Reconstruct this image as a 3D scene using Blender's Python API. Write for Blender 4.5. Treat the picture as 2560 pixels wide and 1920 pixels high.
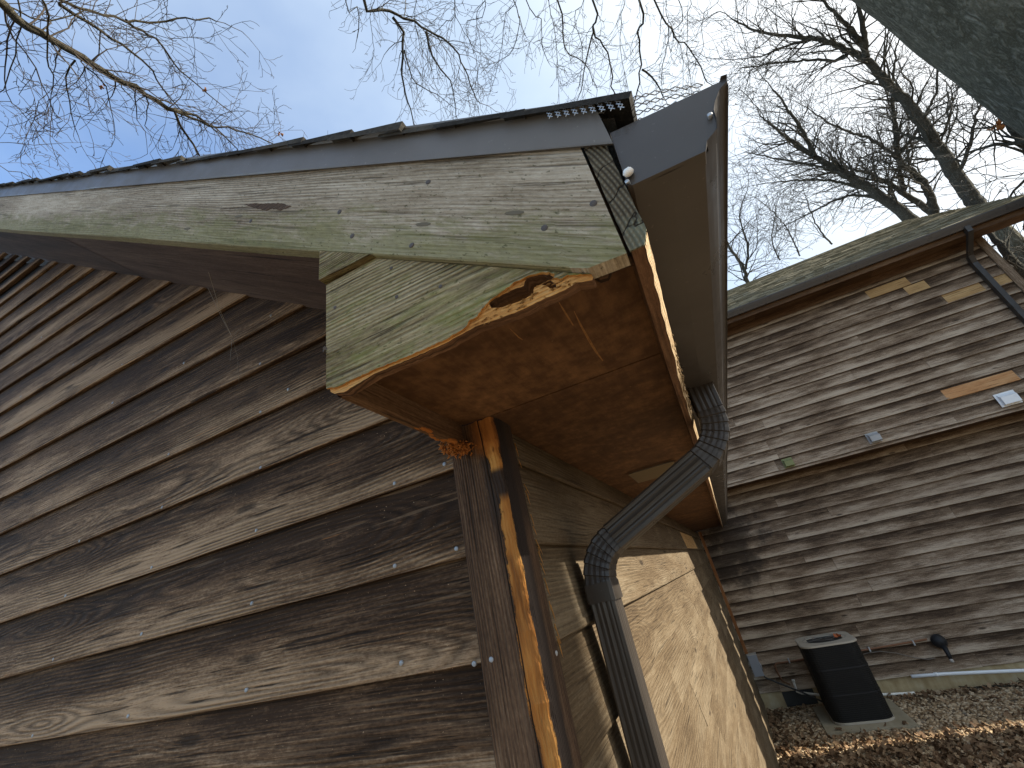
import bpy, bmesh, math, random
from mathutils import Vector, Matrix
from mathutils.geometry import tessellate_polygon
import numpy as np

for o in list(bpy.data.objects):
    bpy.data.objects.remove(o)
SC = bpy.context.scene
COL = SC.collection
rnd = random.Random(7)

# ------------------------------------------------------------------ camera
CAM = Vector((0.35254, -0.82766, -0.36099))
R0 = Vector((0.88323549, 0.42873889, -0.18994218))    # image right
R1 = Vector((-0.35835866, 0.35587385, -0.86309494))   # image down
R2 = Vector((-0.30244691, 0.83038351, 0.46796271))    # view direction
FPX, CX, CY = 1083.97, 1255.145, 920.161              # for a 2560 px wide picture
cd = bpy.data.cameras.new('camera')
cam = bpy.data.objects.new('camera', cd)
COL.objects.link(cam)
cam.matrix_world = Matrix(((R0.x, -R1.x, -R2.x, CAM.x), (R0.y, -R1.y, -R2.y, CAM.y), (R0.z, -R1.z, -R2.z, CAM.z), (0, 0, 0, 1)))
cd.sensor_fit = 'HORIZONTAL'
cd.sensor_width = 36.0
cd.lens = FPX / 2560 * 36
cd.shift_x = (1280 - CX) / 2560
cd.shift_y = -(960 - CY) / 2560
cd.clip_start = 0.02
cd.clip_end = 500
SC.camera = cam

# ------------------------------------------------------------------ light
SUN = Vector((1.0, 0.15, 0.645)).normalized()
ELEV = math.asin(SUN.z)
AZ = math.atan2(SUN.x, SUN.y)
SC.view_settings.view_transform = 'Standard'
SC.view_settings.look = 'None'
SC.view_settings.exposure = 1.30
SC.view_settings.gamma = 1.0
w = bpy.data.worlds.new('World')
SC.world = w
w.use_nodes = True
wt = w.node_tree
for n in list(wt.nodes):
    wt.nodes.remove(n)
wo = wt.nodes.new('ShaderNodeOutputWorld')
bg = wt.nodes.new('ShaderNodeBackground')
sky = wt.nodes.new('ShaderNodeTexSky')
sky.sky_type = 'NISHITA'
sky.sun_disc = False
sky.sun_elevation = ELEV
sky.sun_rotation = AZ
sky.altitude = 100
sky.air_density = 1.0
sky.dust_density = 0.6
sky.ozone_density = 2.6
bg.inputs['Strength'].default_value = 0.15
# thin high cloud: whiter towards the sun, broken by noise
tc = wt.nodes.new('ShaderNodeTexCoord')
mp = wt.nodes.new('ShaderNodeMapping')
mp.inputs['Scale'].default_value = (1.0, 1.0, 2.0)
cn = wt.nodes.new('ShaderNodeTexNoise')
cn.inputs['Scale'].default_value = 2.6
cn.inputs['Detail'].default_value = 5
cn.inputs['Roughness'].default_value = 0.55
dp = wt.nodes.new('ShaderNodeVectorMath')
dp.operation = 'DOT_PRODUCT'
dp.inputs[1].default_value = SUN
m1 = wt.nodes.new('ShaderNodeMath'); m1.operation = 'MULTIPLY_ADD'
m1.inputs[1].default_value = 1.25; m1.inputs[2].default_value = -0.42
m2 = wt.nodes.new('ShaderNodeMath'); m2.operation = 'MULTIPLY_ADD'
m2.inputs[1].default_value = 0.9
m3 = wt.nodes.new('ShaderNodeMapRange')
m3.inputs['From Min'].default_value = -0.26; m3.inputs['From Max'].default_value = 0.92
mixc = wt.nodes.new('ShaderNodeMix'); mixc.data_type = 'RGBA'
mixc.inputs[7].default_value = (2.1, 2.52, 3.0, 1)
glow = wt.nodes.new('ShaderNodeMapRange'); glow.interpolation_type = 'SMOOTHSTEP'
glow.inputs['From Min'].default_value = 0.48; glow.inputs['From Max'].default_value = 1.0
mixg = wt.nodes.new('ShaderNodeMix'); mixg.data_type = 'RGBA'; mixg.inputs[7].default_value = (4.2, 4.2, 4.15, 1)
L = wt.links.new
L(tc.outputs['Generated'], mp.inputs['Vector'])
L(mp.outputs['Vector'], cn.inputs['Vector'])
L(tc.outputs['Generated'], dp.inputs[0])
L(dp.outputs['Value'], m1.inputs[0])
L(cn.outputs['Fac'], m2.inputs[0]); L(m1.outputs[0], m2.inputs[2])
L(m2.outputs[0], m3.inputs['Value'])
L(m3.outputs['Result'], mixc.inputs[0])
L(sky.outputs['Color'], mixc.inputs[6])
L(dp.outputs['Value'], glow.inputs['Value']); L(glow.outputs['Result'], mixg.inputs[0])
L(mixc.outputs[2], mixg.inputs[6])
L(mixg.outputs[2], bg.inputs['Color'])
L(bg.outputs['Background'], wo.inputs['Surface'])

sl = bpy.data.lights.new('sun', 'SUN')
sl.energy = 4.6
sl.angle = math.radians(0.53)
sl.color = (1.0, 0.925, 0.79)
so = bpy.data.objects.new('sun', sl)
COL.objects.link(so)
so.rotation_euler = SUN.to_track_quat('Z', 'Y').to_euler()
so.location = SUN * 40

# ------------------------------------------------------------------ helpers
def ray(u, v):
    a, b = (u - CX) / FPX, (v - CY) / FPX
    return R0 * a + R1 * b + R2
def at_depth(u, v, d):
    r = ray(u, v)
    return CAM + r * (d / r.length)

class MB:
    """collects faces (own vertices per strip) with two uv layers: grain (along, across) and board (seed, 0..1 across)"""
    def __init__(s):
        s.v = []; s.f = []; s.uv = []; s.bd = []; s.mi = []; s.sm = []
    def face(s, idx, uvs, bds, mi=0, sm=False):
        s.f.append(idx); s.uv.append(uvs); s.bd.append(bds); s.mi.append(mi); s.sm.append(sm)
    def quad(s, p, uv=None, seed=0.0, mi=0, sm=False):
        b = len(s.v)
        s.v += [tuple(q) for q in p]
        n = len(p)
        if uv is None:
            P = [Vector(q) for q in p]
            e1 = (P[1] - P[0]); l = e1.length or 1e-6; e1 = e1 / l
            nn = e1.cross(P[-1] - P[0]); e2 = nn.normalized().cross(e1) if nn.length > 1e-12 else Vector((0, 0, 1))
            uv = [((q - P[0]).dot(e1) + seed * 3.1, (q - P[0]).dot(e2)) for q in P]
        s.face(tuple(range(b, b + n)), uv, [(seed, 0.5)] * n, mi, sm)
    def box(s, lo, hi, seed=0.0, axis=0, mi=0):
        """axis = grain axis"""
        x0, y0, z0 = lo; x1, y1, z1 = hi
        c = [(x0,y0,z0),(x1,y0,z0),(x1,y1,z0),(x0,y1,z0),(x0,y0,z1),(x1,y0,z1),(x1,y1,z1),(x0,y1,z1)]
        for fi in ((0,1,5,4),(1,2,6,5),(2,3,7,6),(3,0,4,7),(4,5,6,7),(3,2,1,0)):
            pts = [c[i] for i in fi]
            oth = [a for a in range(3) if a != axis]
            uv = [(q[axis] + seed * 3.1, q[oth[0]] * 0.7 + q[oth[1]]) for q in pts]
            s.quad(pts, uv, seed, mi)
    def sweep(s, rows, vs, us, seed=0.0, vn=None, closed=False, mi=0, sm=False, caps=False, mis=None):
        """rows[i][j]: points, i along (us), j across (vs)"""
        b = len(s.v); n = len(rows[0])
        for r in rows:
            s.v += [tuple(q) for q in r]
        vn = vn or [0.5] * n
        so_ = seed * 3.1
        m = n if closed else n - 1
        for i in range(len(rows) - 1):
            for j in range(m):
                k = (j + 1) % n
                vk = vs[k] if k else (vs[n] if len(vs) > n else vs[0])
                s.face((b + i*n + j, b + (i+1)*n + j, b + (i+1)*n + k, b + i*n + k),
                       [(us[i]+so_, vs[j]), (us[i+1]+so_, vs[j]), (us[i+1]+so_, vk), (us[i]+so_, vk)],
                       [(seed, vn[j]), (seed, vn[j]), (seed, vn[k]), (seed, vn[k])], mis[j] if mis else mi, sm)
        if caps:
            for i, rev in ((0, False), (len(rows) - 1, True)):
                idx = [b + i*n + j for j in range(n)]
                if rev: idx = idx[::-1]
                js = list(range(n))[::-1] if rev else list(range(n))
                s.face(tuple(idx), [(us[i] + so_, vs[j]) for j in js], [(seed, vn[j]) for j in js], mi, False)
    def poly(s, outline, holes, y0, y1, seed=0.0, mi=0, side=None):
        """outline in x-z, extruded from y0 (front) to y1"""
        loops = [outline] + list(holes)
        flat = [p for l in loops for p in l]
        tris = tessellate_polygon([[Vector((p[0], p[1], 0)) for p in l] for l in loops])
        zs = [p[1] for p in outline]; z0, z1 = min(zs), max(zs)
        b = len(s.v)
        s.v += [(p[0], y0, p[1]) for p in flat]
        for t in tris:
            a, c, d = [Vector(flat[i]) for i in t]
            if (c - a).cross(d - a) < 0: t = (t[0], t[2], t[1])
            s.face(tuple(b + i for i in t), [(flat[i][0] + seed*3.1, flat[i][1]) for i in t], [(seed, (flat[i][1]-z0)/(z1-z0)) for i in t], mi)
        for l in loops:
            for i in range(len(l)):
                p, q = l[i], l[(i+1) % len(l)]
                s.quad([(p[0], y0, p[1]), (q[0], y0, q[1]), (q[0], y1, q[1]), (p[0], y1, p[1])],
                       [(p[0]+seed*3.1, p[1]), (q[0]+seed*3.1, q[1]), (q[0]+seed*3.1, q[1]+y1-y0), (p[0]+seed*3.1, p[1]+y1-y0)], seed, side if side is not None else mi)
    def tube(s, pts, rad, k=6, mi=0, cap=True):
        n = len(pts)
        if n < 2: return
        P = [Vector(p) for p in pts]
        b = len(s.v)
        ref = Vector((0.31, 0.17, 0.93))
        acc = 0.0
        us = []
        t0 = (P[1]-P[0]).normalized()
        a = t0.cross(ref)
        if a.length < 1e-3: a = t0.cross(Vector((1, 0, 0)))
        a.normalize()
        for i, p in enumerate(P):
            t = (P[min(i+1, n-1)] - P[max(i-1, 0)])
            if t.length < 1e-9: t = t0
            t.normalize()
            a = (a - t * a.dot(t))
            if a.length < 1e-4: a = t.orthogonal()
            a.normalize()
            c = t.cross(a)
            r = rad[i]
            if i: acc += (P[i]-P[i-1]).length
            us.append(acc)
            for j in range(k):
                an = 2*math.pi*j/k
                q = p + a*(math.cos(an)*r) + c*(math.sin(an)*r)
                s.v.append((q.x, q.y, q.z))
        for i in range(n-1):
            for j in range(k):
                l = (j+1) % k
                s.face((b+i*k+j, b+i*k+l, b+(i+1)*k+l, b+(i+1)*k+j),
                       [(us[i], j*.02), (us[i], (j+1)*.02), (us[i+1], (j+1)*.02), (us[i+1], j*.02)], [(0, .5)]*4, mi, True)
        if cap and k > 3:
            s.face(tuple(b+j for j in range(k))[::-1], [(0, 0)]*k, [(0, .5)]*k, mi)
            s.face(tuple(b+(n-1)*k+j for j in range(k)), [(0, 0)]*k, [(0, .5)]*k, mi)
    def build(s, name, mats, parent=None):
        if not isinstance(mats, (list, tuple)): mats = [mats]
        me = bpy.data.meshes.new(name)
        off = Vector((0, 0, 0))
        if parent is not None:
            p = parent
            while p is not None:
                off += p.location; p = p.parent
        V = np.array(s.v, dtype=np.float32).reshape(-1, 3) - np.array(off, dtype=np.float32)
        me.from_pydata(V.tolist(), [], s.f)
        for nm, dat in (('grain', s.uv), ('board', s.bd)):
            ul = me.uv_layers.new(name=nm)
            ul.data.foreach_set('uv', np.array([c for f in dat for c in f], dtype=np.float32).ravel())
        me.polygons.foreach_set('material_index', np.array(s.mi, dtype=np.int32))
        me.polygons.foreach_set('use_smooth', np.array(s.sm, dtype=bool))
        for m in mats: me.materials.append(m)
        me.update()
        o = bpy.data.objects.new(name, me)
        COL.objects.link(o)
        if parent is not None: o.parent = parent
        return o

def tag(o, label=None, cat=None, group=None, kind=None):
    if label: o['label'] = label
    if cat: o['category'] = cat
    if group: o['group'] = group
    if kind: o['kind'] = kind
    return o
def thing(name, label, cat, loc=(0, 0, 0), group=None):
    o = bpy.data.objects.new(name, None)
    o.empty_display_size = 0.1
    o.location = loc
    COL.objects.link(o)
    return tag(o, label, cat, group)

def jag(pts, amp, step, rng):
    out = []
    for i in range(len(pts)-1):
        a, b = Vector(pts[i]), Vector(pts[i+1])
        n = max(1, int((b-a).length/step))
        d = (b-a).normalized(); nn = Vector((-d.y, d.x))
        for k in range(n):
            p = a + (b-a)*(k/n)
            if k: p = p + nn*rng.uniform(-amp, amp) + d*rng.uniform(-amp, amp)*.5
            out.append((p.x, p.y))
    out.append(tuple(pts[-1]))
    return out

# ------------------------------------------------------------------ materials
class NT:
    def __init__(s, name):
        s.m = bpy.data.materials.new(name); s.m.use_nodes = True
        s.t = s.m.node_tree; s.p = s.t.nodes['Principled BSDF']
        s.p.inputs['Specular IOR Level'].default_value = 0.25
    def n(s, ty): return s.t.nodes.new(ty)
    def put(s, sock, val):
        if isinstance(val, bpy.types.NodeSocket): s.t.links.new(val, sock)
        elif val is not None:
            if isinstance(val, (tuple, list)) and len(val) == 3 and sock.type == 'RGBA': val = (*val, 1)
            sock.default_value = val
    def math(s, op, a, b=None, c=None, clamp=False):
        n = s.n('ShaderNodeMath'); n.operation = op; n.use_clamp = clamp
        s.put(n.inputs[0], a); s.put(n.inputs[1], b); s.put(n.inputs[2], c)
        return n.outputs[0]
    def comb(s, x, y, z=0.0):
        n = s.n('ShaderNodeCombineXYZ')
        for i, q in enumerate((x, y, z)): s.put(n.inputs[i], q)
        return n.outputs[0]
    def sep(s, v):
        n = s.n('ShaderNodeSeparateXYZ'); s.put(n.inputs[0], v); return n.outputs
    def noise(s, v, scale=1.0, detail=2.0, rough=0.5, dist=0.0, col=False):
        n = s.n('ShaderNodeTexNoise'); s.put(n.inputs['Vector'], v)
        n.inputs['Scale'].default_value = scale; n.inputs['Detail'].default_value = detail
        n.inputs['Roughness'].default_value = rough; n.inputs['Distortion'].default_value = dist
        return n.outputs['Color' if col else 'Fac']
    def voro(s, v, scale=1.0, rand=1.0, feature='F1'):
        n = s.n('ShaderNodeTexVoronoi'); n.feature = feature; s.put(n.inputs['Vector'], v)
        n.inputs['Scale'].default_value = scale; n.inputs['Randomness'].default_value = rand
        return n
    def white(s, v):
        n = s.n('ShaderNodeTexWhiteNoise'); n.noise_dimensions = '3D'; s.put(n.inputs['Vector'], v); return s.sep(n.outputs['Color'])
    def map(s, x, a, b, c=0.0, d=1.0, smooth=True):
        n = s.n('ShaderNodeMapRange'); n.interpolation_type = 'SMOOTHSTEP' if smooth else 'LINEAR'
        s.put(n.inputs['Value'], x)
        for k, q in zip(('From Min', 'From Max', 'To Min', 'To Max'), (a, b, c, d)): s.put(n.inputs[k], q)
        return n.outputs['Result']
    def mix(s, f, a, b, mode='MIX'):
        n = s.n('ShaderNodeMix'); n.data_type = 'RGBA'; n.blend_type = mode
        s.put(n.inputs[0], f); s.put(n.inputs[6], a); s.put(n.inputs[7], b)
        return n.outputs[2]
    def ramp(s, f, stops):
        n = s.n('ShaderNodeValToRGB'); s.put(n.inputs[0], f)
        e = n.color_ramp.elements
        while len(e) < len(stops): e.new(0.5)
        for i, (p, c) in enumerate(stops): e[i].position = p; e[i].color = (*c, 1)
        return n.outputs[0]
    def bump(s, h, dist, strength=1.0, nrm=None):
        n = s.n('ShaderNodeBump'); s.put(n.inputs['Height'], h)
        n.inputs['Distance'].default_value = dist; n.inputs['Strength'].default_value = strength
        if nrm is not None: s.put(n.inputs['Normal'], nrm)
        return n.outputs[0]
    def uv(s, name='grain'):
        n = s.n('ShaderNodeUVMap'); n.uv_map = name; return n.outputs[0]
    def obj(s):
        n = s.n('ShaderNodeNewGeometry'); return n.outputs['Position']
    def out(s, col=None, rough=None, nrm=None, metal=None, spec=None):
        s.put(s.p.inputs['Base Color'], col)
        if rough is not None: s.put(s.p.inputs['Roughness'], rough)
        if nrm is not None: s.put(s.p.inputs['Normal'], nrm)
        if metal is not None: s.put(s.p.inputs['Metallic'], metal)
        if spec is not None: s.put(s.p.inputs['Specular IOR Level'], spec)
        return s.m

def wood(name, dark, mid, light, ring=.006, lines=.5, relief=.0016, bal=.5, contrast=1.0, knots=.6, edge=0.0, moss=None, mosslow=0.5, raw=None, fine=1.0, sharp=1.0, checks=.7, fleck=0, vary=.22, mossf=1.0, crisp=.9, damp=False, mosslo=.46, post=None, holes=True):
    t = NT(name)
    uv = t.sep(t.uv('grain')); u, v = uv[0], uv[1]
    bd = t.sep(t.uv('board')); sd, vn = bd[0], bd[1]
    s7 = t.math('MULTIPLY', sd, 7.13)
    wn = t.white(t.comb(t.math('FLOOR', t.math('MULTIPLY', sd, 1000.0)), 3.3, 1.7))
    low = t.math('SUBTRACT', t.noise(t.comb(t.math('MULTIPLY', u, 1.1), t.math('MULTIPLY', v, 6.0), s7), 1, 2), 0.5)
    hu = t.math('MULTIPLY', t.math('SUBTRACT', t.noise(t.comb(t.math('MULTIPLY', u, 0.8), s7, 2.0), 1, 1), 0.5), 0.30)
    vv = t.math('ADD', t.math('MULTIPLY_ADD', wn[0], 0.16, -0.17), v)
    vv = t.math('MULTIPLY_ADD', low, 0.045, vv)
    vo = t.voro(t.comb(t.math('MULTIPLY', u, 2.1), t.math('MULTIPLY', v, 7.5), s7), 1.0, 0.95)
    gate = t.math('LESS_THAN', t.sep(vo.outputs['Color'])[0], knots)
    kf = t.math('MULTIPLY', t.map(vo.outputs['Distance'], 0.0, 0.33, 1.0, 0.0), gate)
    kc = t.math('MULTIPLY', t.map(vo.outputs['Distance'], 0.06, 0.13, 1.0, 0.0), gate)
    d = t.math('SQRT', t.math('ADD', t.math('MULTIPLY', vv, vv), t.math('MULTIPLY', hu, hu)))
    d = t.math('MULTIPLY_ADD', kf, 0.022, d)
    fib = t.noise(t.comb(t.math('MULTIPLY', u, 9.0), t.math('MULTIPLY', v, 330.0), s7), 1, 3, .6)
    wob = t.noise(t.comb(t.math('MULTIPLY', u, 6.0), t.math('MULTIPLY', v, 60.0), s7), 1, 2)
    wob2 = t.noise(t.comb(t.math('MULTIPLY', u, 1.6), t.math('MULTIPLY', v, 22.0), t.math('ADD', s7, 4.0)), 1, 2)
    ph = t.math('MULTIPLY_ADD', d, 2*math.pi/ring, t.math('MULTIPLY_ADD', wob, 4.5, t.math('MULTIPLY', wob2, 9.0)))
    rg = t.math('MULTIPLY_ADD', t.math('SINE', ph), 0.5, 0.5)
    rg = t.math('POWER', rg, sharp)
    amt = t.map(t.noise(t.comb(t.math('MULTIPLY', u, 1.7), t.math('MULTIPLY', v, 9.0), t.math('ADD', s7, 5.0)), 1, 2), .3, .62, .25, 1.0)
    st = t.noise(t.comb(t.math('MULTIPLY', u, 2.0), t.math('MULTIPLY', v, 17.0), s7), 1, 6, .62)
    bl = t.noise(t.comb(t.math('MULTIPLY', u, 1.3), t.math('MULTIPLY', v, 4.0), t.math('ADD', s7, 9.0)), 1, 4, .6)
    tone = t.math('ADD', t.math('MULTIPLY', st, 0.9), t.math('MULTIPLY', bl, 0.8))
    tone = t.math('ADD', tone, t.math('MULTIPLY_ADD', wn[1], vary, bal - 0.85 - vary*.5))
    tone = t.math('ADD', tone, t.math('MULTIPLY', t.math('SUBTRACT', fib, .5), crisp))
    grit = t.noise(t.comb(t.math('MULTIPLY', u, 75.0), t.math('MULTIPLY', v, 190.0), s7), 1, 3, .7)
    tone = t.math('ADD', tone, t.math('MULTIPLY', t.math('SUBTRACT', grit, .5), crisp*.7))
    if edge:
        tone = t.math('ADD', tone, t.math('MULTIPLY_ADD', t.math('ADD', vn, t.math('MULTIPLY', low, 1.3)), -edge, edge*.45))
    tone = t.math('MULTIPLY_ADD', t.math('SUBTRACT', tone, .5), contrast, .5)
    col = t.ramp(tone, [(0.12, dark), (0.48, mid), (0.88, light)])
    # dark latewood lines
    ln = t.math('MULTIPLY', t.math('SUBTRACT', 1.0, rg), t.math('MULTIPLY', amt, lines))
    col = t.mix(t.math('MULTIPLY', ln, 0.9), col, tuple(c*.22 for c in dark))
    col = t.mix(t.math('MULTIPLY', kc, 0.75), col, tuple(c*.35 for c in dark))
    ck = t.noise(t.comb(t.math('MULTIPLY', u, 3.2), t.math('MULTIPLY', v, 95.0), t.math('ADD', s7, 6.0)), 1, 3, .55)
    ckd = t.map(ck, .60, .68, 0, checks)
    col = t.mix(ckd, col, tuple(c*.25 for c in dark))
    col = t.mix(t.map(ck, .40, .30, 0, checks*.28), col, light)
    if fleck:
        fk = t.map(t.noise(t.comb(t.math('MULTIPLY', u, 170.), t.math('MULTIPLY', v, 260.), s7), 1, 2), .72, .77, 0, fleck)
        col = t.mix(fk, col, tuple(min(.8, c*1.5) for c in light))
    if moss is not None:
        mn = t.noise(t.comb(t.math('MULTIPLY', u, 11.0), t.math('MULTIPLY', v, 30.0), s7), 1, 7, .75)
        mf = t.math('ADD', mn, t.math('MULTIPLY_ADD', vn, -mosslow, mosslow*.5))
        mf = t.map(mf, mosslo, mosslo+.26, 0, .75*mossf)
        col = t.mix(mf, col, t.mix(t.noise(t.comb(t.math('MULTIPLY', u, 60.), t.math('MULTIPLY', v, 90.), s7), 1, 3), moss, tuple(c*.35 for c in moss)))
        sp = t.map(t.noise(t.comb(t.math('MULTIPLY', u, 120.), t.math('MULTIPLY', v, 210.), s7), 1, 2), .62, .74, 0, .7)
        col = t.mix(sp, col, tuple(c*.2 for c in moss))
    if raw is not None:   # bare honey wood where the skin has flaked
        rc, lo, hi = raw
        rn = t.noise(t.comb(t.math('MULTIPLY', u, 5.0), t.math('MULTIPLY', v, 60.0), t.math('ADD', s7, 3.3)), 1, 3, .6)
        col = t.mix(t.map(rn, lo, hi, 0, .9), col, rc)
    hgt = t.math('MULTIPLY', t.math('MULTIPLY', rg, amt), lines)
    hgt = t.math('ADD', hgt, t.math('MULTIPLY_ADD', fib, .7*fine, t.math('MULTIPLY', grit, .5*fine)))
    hgt = t.math('SUBTRACT', hgt, t.math('MULTIPLY_ADD', kc, .5, t.math('MULTIPLY', ckd, .8)))
    if damp:
        ps = t.sep(t.obj())
        dd = t.math('SQRT', t.math('ADD', t.math('POWER', t.math('MULTIPLY', t.math('SUBTRACT', ps[0], .45), 1.15), 2.0), t.math('POWER', t.math('MULTIPLY', t.math('ADD', ps[2], .25), .8), 2.0)))
        dn = t.noise(t.obj(), 3.2, 5, .65)
        col = t.mix(t.map(t.math('MULTIPLY_ADD', dn, 1.3, t.math('MULTIPLY', dd, -.62)), .16, .52, 0, .78), col, (.022, .016, .012))
    if post is not None:
        col, hgt = post(t, u, v, sd, vn, col, hgt, fib, st)
    nrm = t.bump(hgt, relief)
    return t.out(col, 0.82, nrm, spec=.2)

def lin(r, g, b, k=1.0):
    f = lambda c: ((c/255+.055)/1.055)**2.4 if c > 10 else c/255/12.92
    return (f(r)*k, f(g)*k, f(b)*k)

M = {}
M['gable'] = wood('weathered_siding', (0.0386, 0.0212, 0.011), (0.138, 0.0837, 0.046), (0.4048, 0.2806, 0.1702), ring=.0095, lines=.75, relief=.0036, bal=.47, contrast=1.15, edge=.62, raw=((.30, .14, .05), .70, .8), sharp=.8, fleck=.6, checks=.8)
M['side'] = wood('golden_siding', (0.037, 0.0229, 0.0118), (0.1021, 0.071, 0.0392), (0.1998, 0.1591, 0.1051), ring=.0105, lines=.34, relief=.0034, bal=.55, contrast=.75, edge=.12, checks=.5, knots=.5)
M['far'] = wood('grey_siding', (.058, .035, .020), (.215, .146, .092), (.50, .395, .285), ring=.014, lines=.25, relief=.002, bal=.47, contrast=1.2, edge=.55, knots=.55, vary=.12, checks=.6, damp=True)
M['rake'] = wood('mossy_board', (.13, .09, .055), (.32, .27, .195), (.53, .475, .38), ring=.0064, lines=.62, relief=.0016, bal=.60, contrast=1.1, knots=.3, moss=(.235, .24, .085), mosslow=.70, sharp=.55, checks=.6, mossf=.85, mosslo=.52)
M['ret'] = wood('mossy_return_board', (.115, .08, .038), (.30, .245, .135), (.52, .45, .29), ring=.0066, lines=.85, relief=.0024, bal=.55, contrast=1.1, knots=.15, moss=(.25, .262, .075), mosslow=.1, raw=((.52, .30, .12), .68, .76), sharp=.7, checks=.7, mossf=1.15)
M['raw'] = wood('rotten_orange_wood', (.30, .115, .026), (.55, .27, .075), (.72, .45, .18), ring=.0048, lines=.28, relief=.0026, bal=.55, contrast=1.0, knots=0, checks=.2)
M['brown'] = wood('brown_stained_board', (.040, .021, .011), (.098, .052, .026), (.20, .12, .065), ring=.008, lines=.3, relief=.0008, bal=.5, knots=.1)
M['fascia'] = wood('red_brown_fascia', (.065, .035, .020), (.165, .088, .048), (.30, .19, .11), ring=.009, lines=.4, relief=.0012, bal=.5, knots=.1)
M['rust'] = wood('rust_trim', (.10, .035, .012), (.23, .09, .03), (.34, .16, .06), ring=.008, lines=.3, relief=.0008, knots=0)
M['new'] = wood('fresh_cedar', (.30, .13, .05), (.50, .245, .10), (.62, .36, .17), ring=.012, lines=.25, relief=.0006, knots=.2)
M['newtan'] = wood('faded_cedar', (.30, .17, .07), (.48, .30, .13), (.60, .43, .22), ring=.012, lines=.25, relief=.0006, knots=.2)
M['scrape'] = wood('scraped_plywood', (.16, .075, .025), (.30, .155, .058), (.42, .25, .11), ring=.005, lines=.2, relief=.0006, knots=0)
M['gouge'] = wood('torn_brown_wood', (.035, .022, .014), (.12, .078, .050), (.26, .19, .13), ring=.004, lines=.5, relief=.003, knots=0)
M['knot'] = NT('grey_knot').out((.13, .115, .085), .9)
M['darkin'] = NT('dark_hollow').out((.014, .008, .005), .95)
M['pale'] = wood('pale_splinters', (.30, .19, .09), (.56, .42, .25), (.72, .60, .42), ring=.004, lines=.5, relief=.003, knots=0)

def soffit_mat():
    t = NT('brown_plywood_soffit')
    p = t.obj(); x = t.sep(p)
    n1 = t.noise(p, 3.2, 5, .65); n2 = t.noise(p, 26, 5, .7)
    n3 = t.noise(t.comb(t.math('MULTIPLY', x[0], 60), t.math('MULTIPLY', x[1], 9), 0), 1, 4, .7)
    f = t.math('ADD', t.math('MULTIPLY', n1, .7), t.math('ADD', t.math('MULTIPLY', n2, .45), t.math('MULTIPLY', n3, .3)))
    col = t.ramp(f, [(.46, (.036, .017, .008)), (.70, (.086, .042, .0185)), (1.0, (.22, .115, .050))])
    sp = t.map(t.noise(p, 55, 3, .7), .66, .75, 0, .55)
    col = t.mix(sp, col, (.22, .13, .065))
    # long pale scratches
    sc = t.noise(t.comb(t.math('MULTIPLY', t.math('ADD', x[0], t.math('MULTIPLY', x[1], -.22)), 42), t.math('MULTIPLY', x[1], 1.7), 3), 1, 2, .5)
    col = t.mix(t.map(sc, .735, .765, 0, .8), col, (.36, .19, .075))
    t.m['x'] = 0
    return t.out(col, .8, t.bump(f, .0012), spec=.2)
M['soffit'] = soffit_mat()

def metal(name, col, rough=.38, spots=True, dirt=.35):
    t = NT(name)
    p = t.obj()
    n = t.noise(p, 7, 5, .6)
    c = t.mix(t.math('MULTIPLY', n, dirt), col, tuple(k*.45 for k in col))
    if spots:
        s = t.map(t.noise(p, 130, 2), .70, .76, 0, .4)
        c = t.mix(s, c, tuple(k*1.9+.03 for k in col))
    b = t.bump(t.noise(p, 9, 2), .004, .6)
    return t.out(c, t.map(n, .3, .7, rough-.05, rough+.12), b, spec=.45)
M['metal'] = metal('bronze_painted_metal', (.066, .059, .053), .30)
M['drip'] = metal('grey_drip_metal', (.14, .128, .112), .42)
M['dspout'] = metal('brown_downspout_paint', (.040, .033, .027), .32)
M['galv'] = NT('galvanized').out((.42, .44, .46), .45, metal=.7)
M['nail'] = NT('nail_metal').out((.30, .32, .34), .5, metal=.3)
M['nailrust'] = NT('rusty_nail').out((.085, .075, .07), .6)
M['white'] = NT('white_plastic').out((.84, .84, .82), .45)
M['cream'] = NT('cream_pipe').out((.80, .76, .66), .5)
M['black'] = NT('black_plastic').out((.018, .018, .019), .5)
M['copper'] = NT('copper_pipe').out((.20, .095, .05), .5)
M['greybox'] = metal('grey_box_paint', (.27, .28, .30), .5, False, .2)
M['greydark'] = NT('dark_grey_vent').out((.06, .06, .055), .7)
M['felt'] = NT('dark_felt').out((.008, .010, .016), .9)

def shingle_mat(name, a, b, c):
    t = NT(name)
    p = t.obj()
    uv = t.sep(t.uv('board'))
    n = t.noise(p, 90, 3, .7); n2 = t.noise(p, 6, 4, .6)
    wn = t.white(t.comb(t.math('FLOOR', t.math('MULTIPLY', uv[0], 1000)), 1, 2))
    f = t.math('ADD', t.math('MULTIPLY', n, .5), t.math('ADD', t.math('MULTIPLY', n2, .35), t.math('MULTIPLY', wn[0], .3)))
    col = t.ramp(f, [(.3, a), (.55, b), (.8, c)])
    return t.out(col, .95, t.bump(n, .003), spec=.1)
M['shA'] = shingle_mat('dark_shingle', (.012, .012, .012), (.035, .034, .032), (.08, .075, .065))
M['shB'] = shingle_mat('mossy_shingle', (.085, .076, .053), (.21, .186, .125), (.36, .32, .225))

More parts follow.
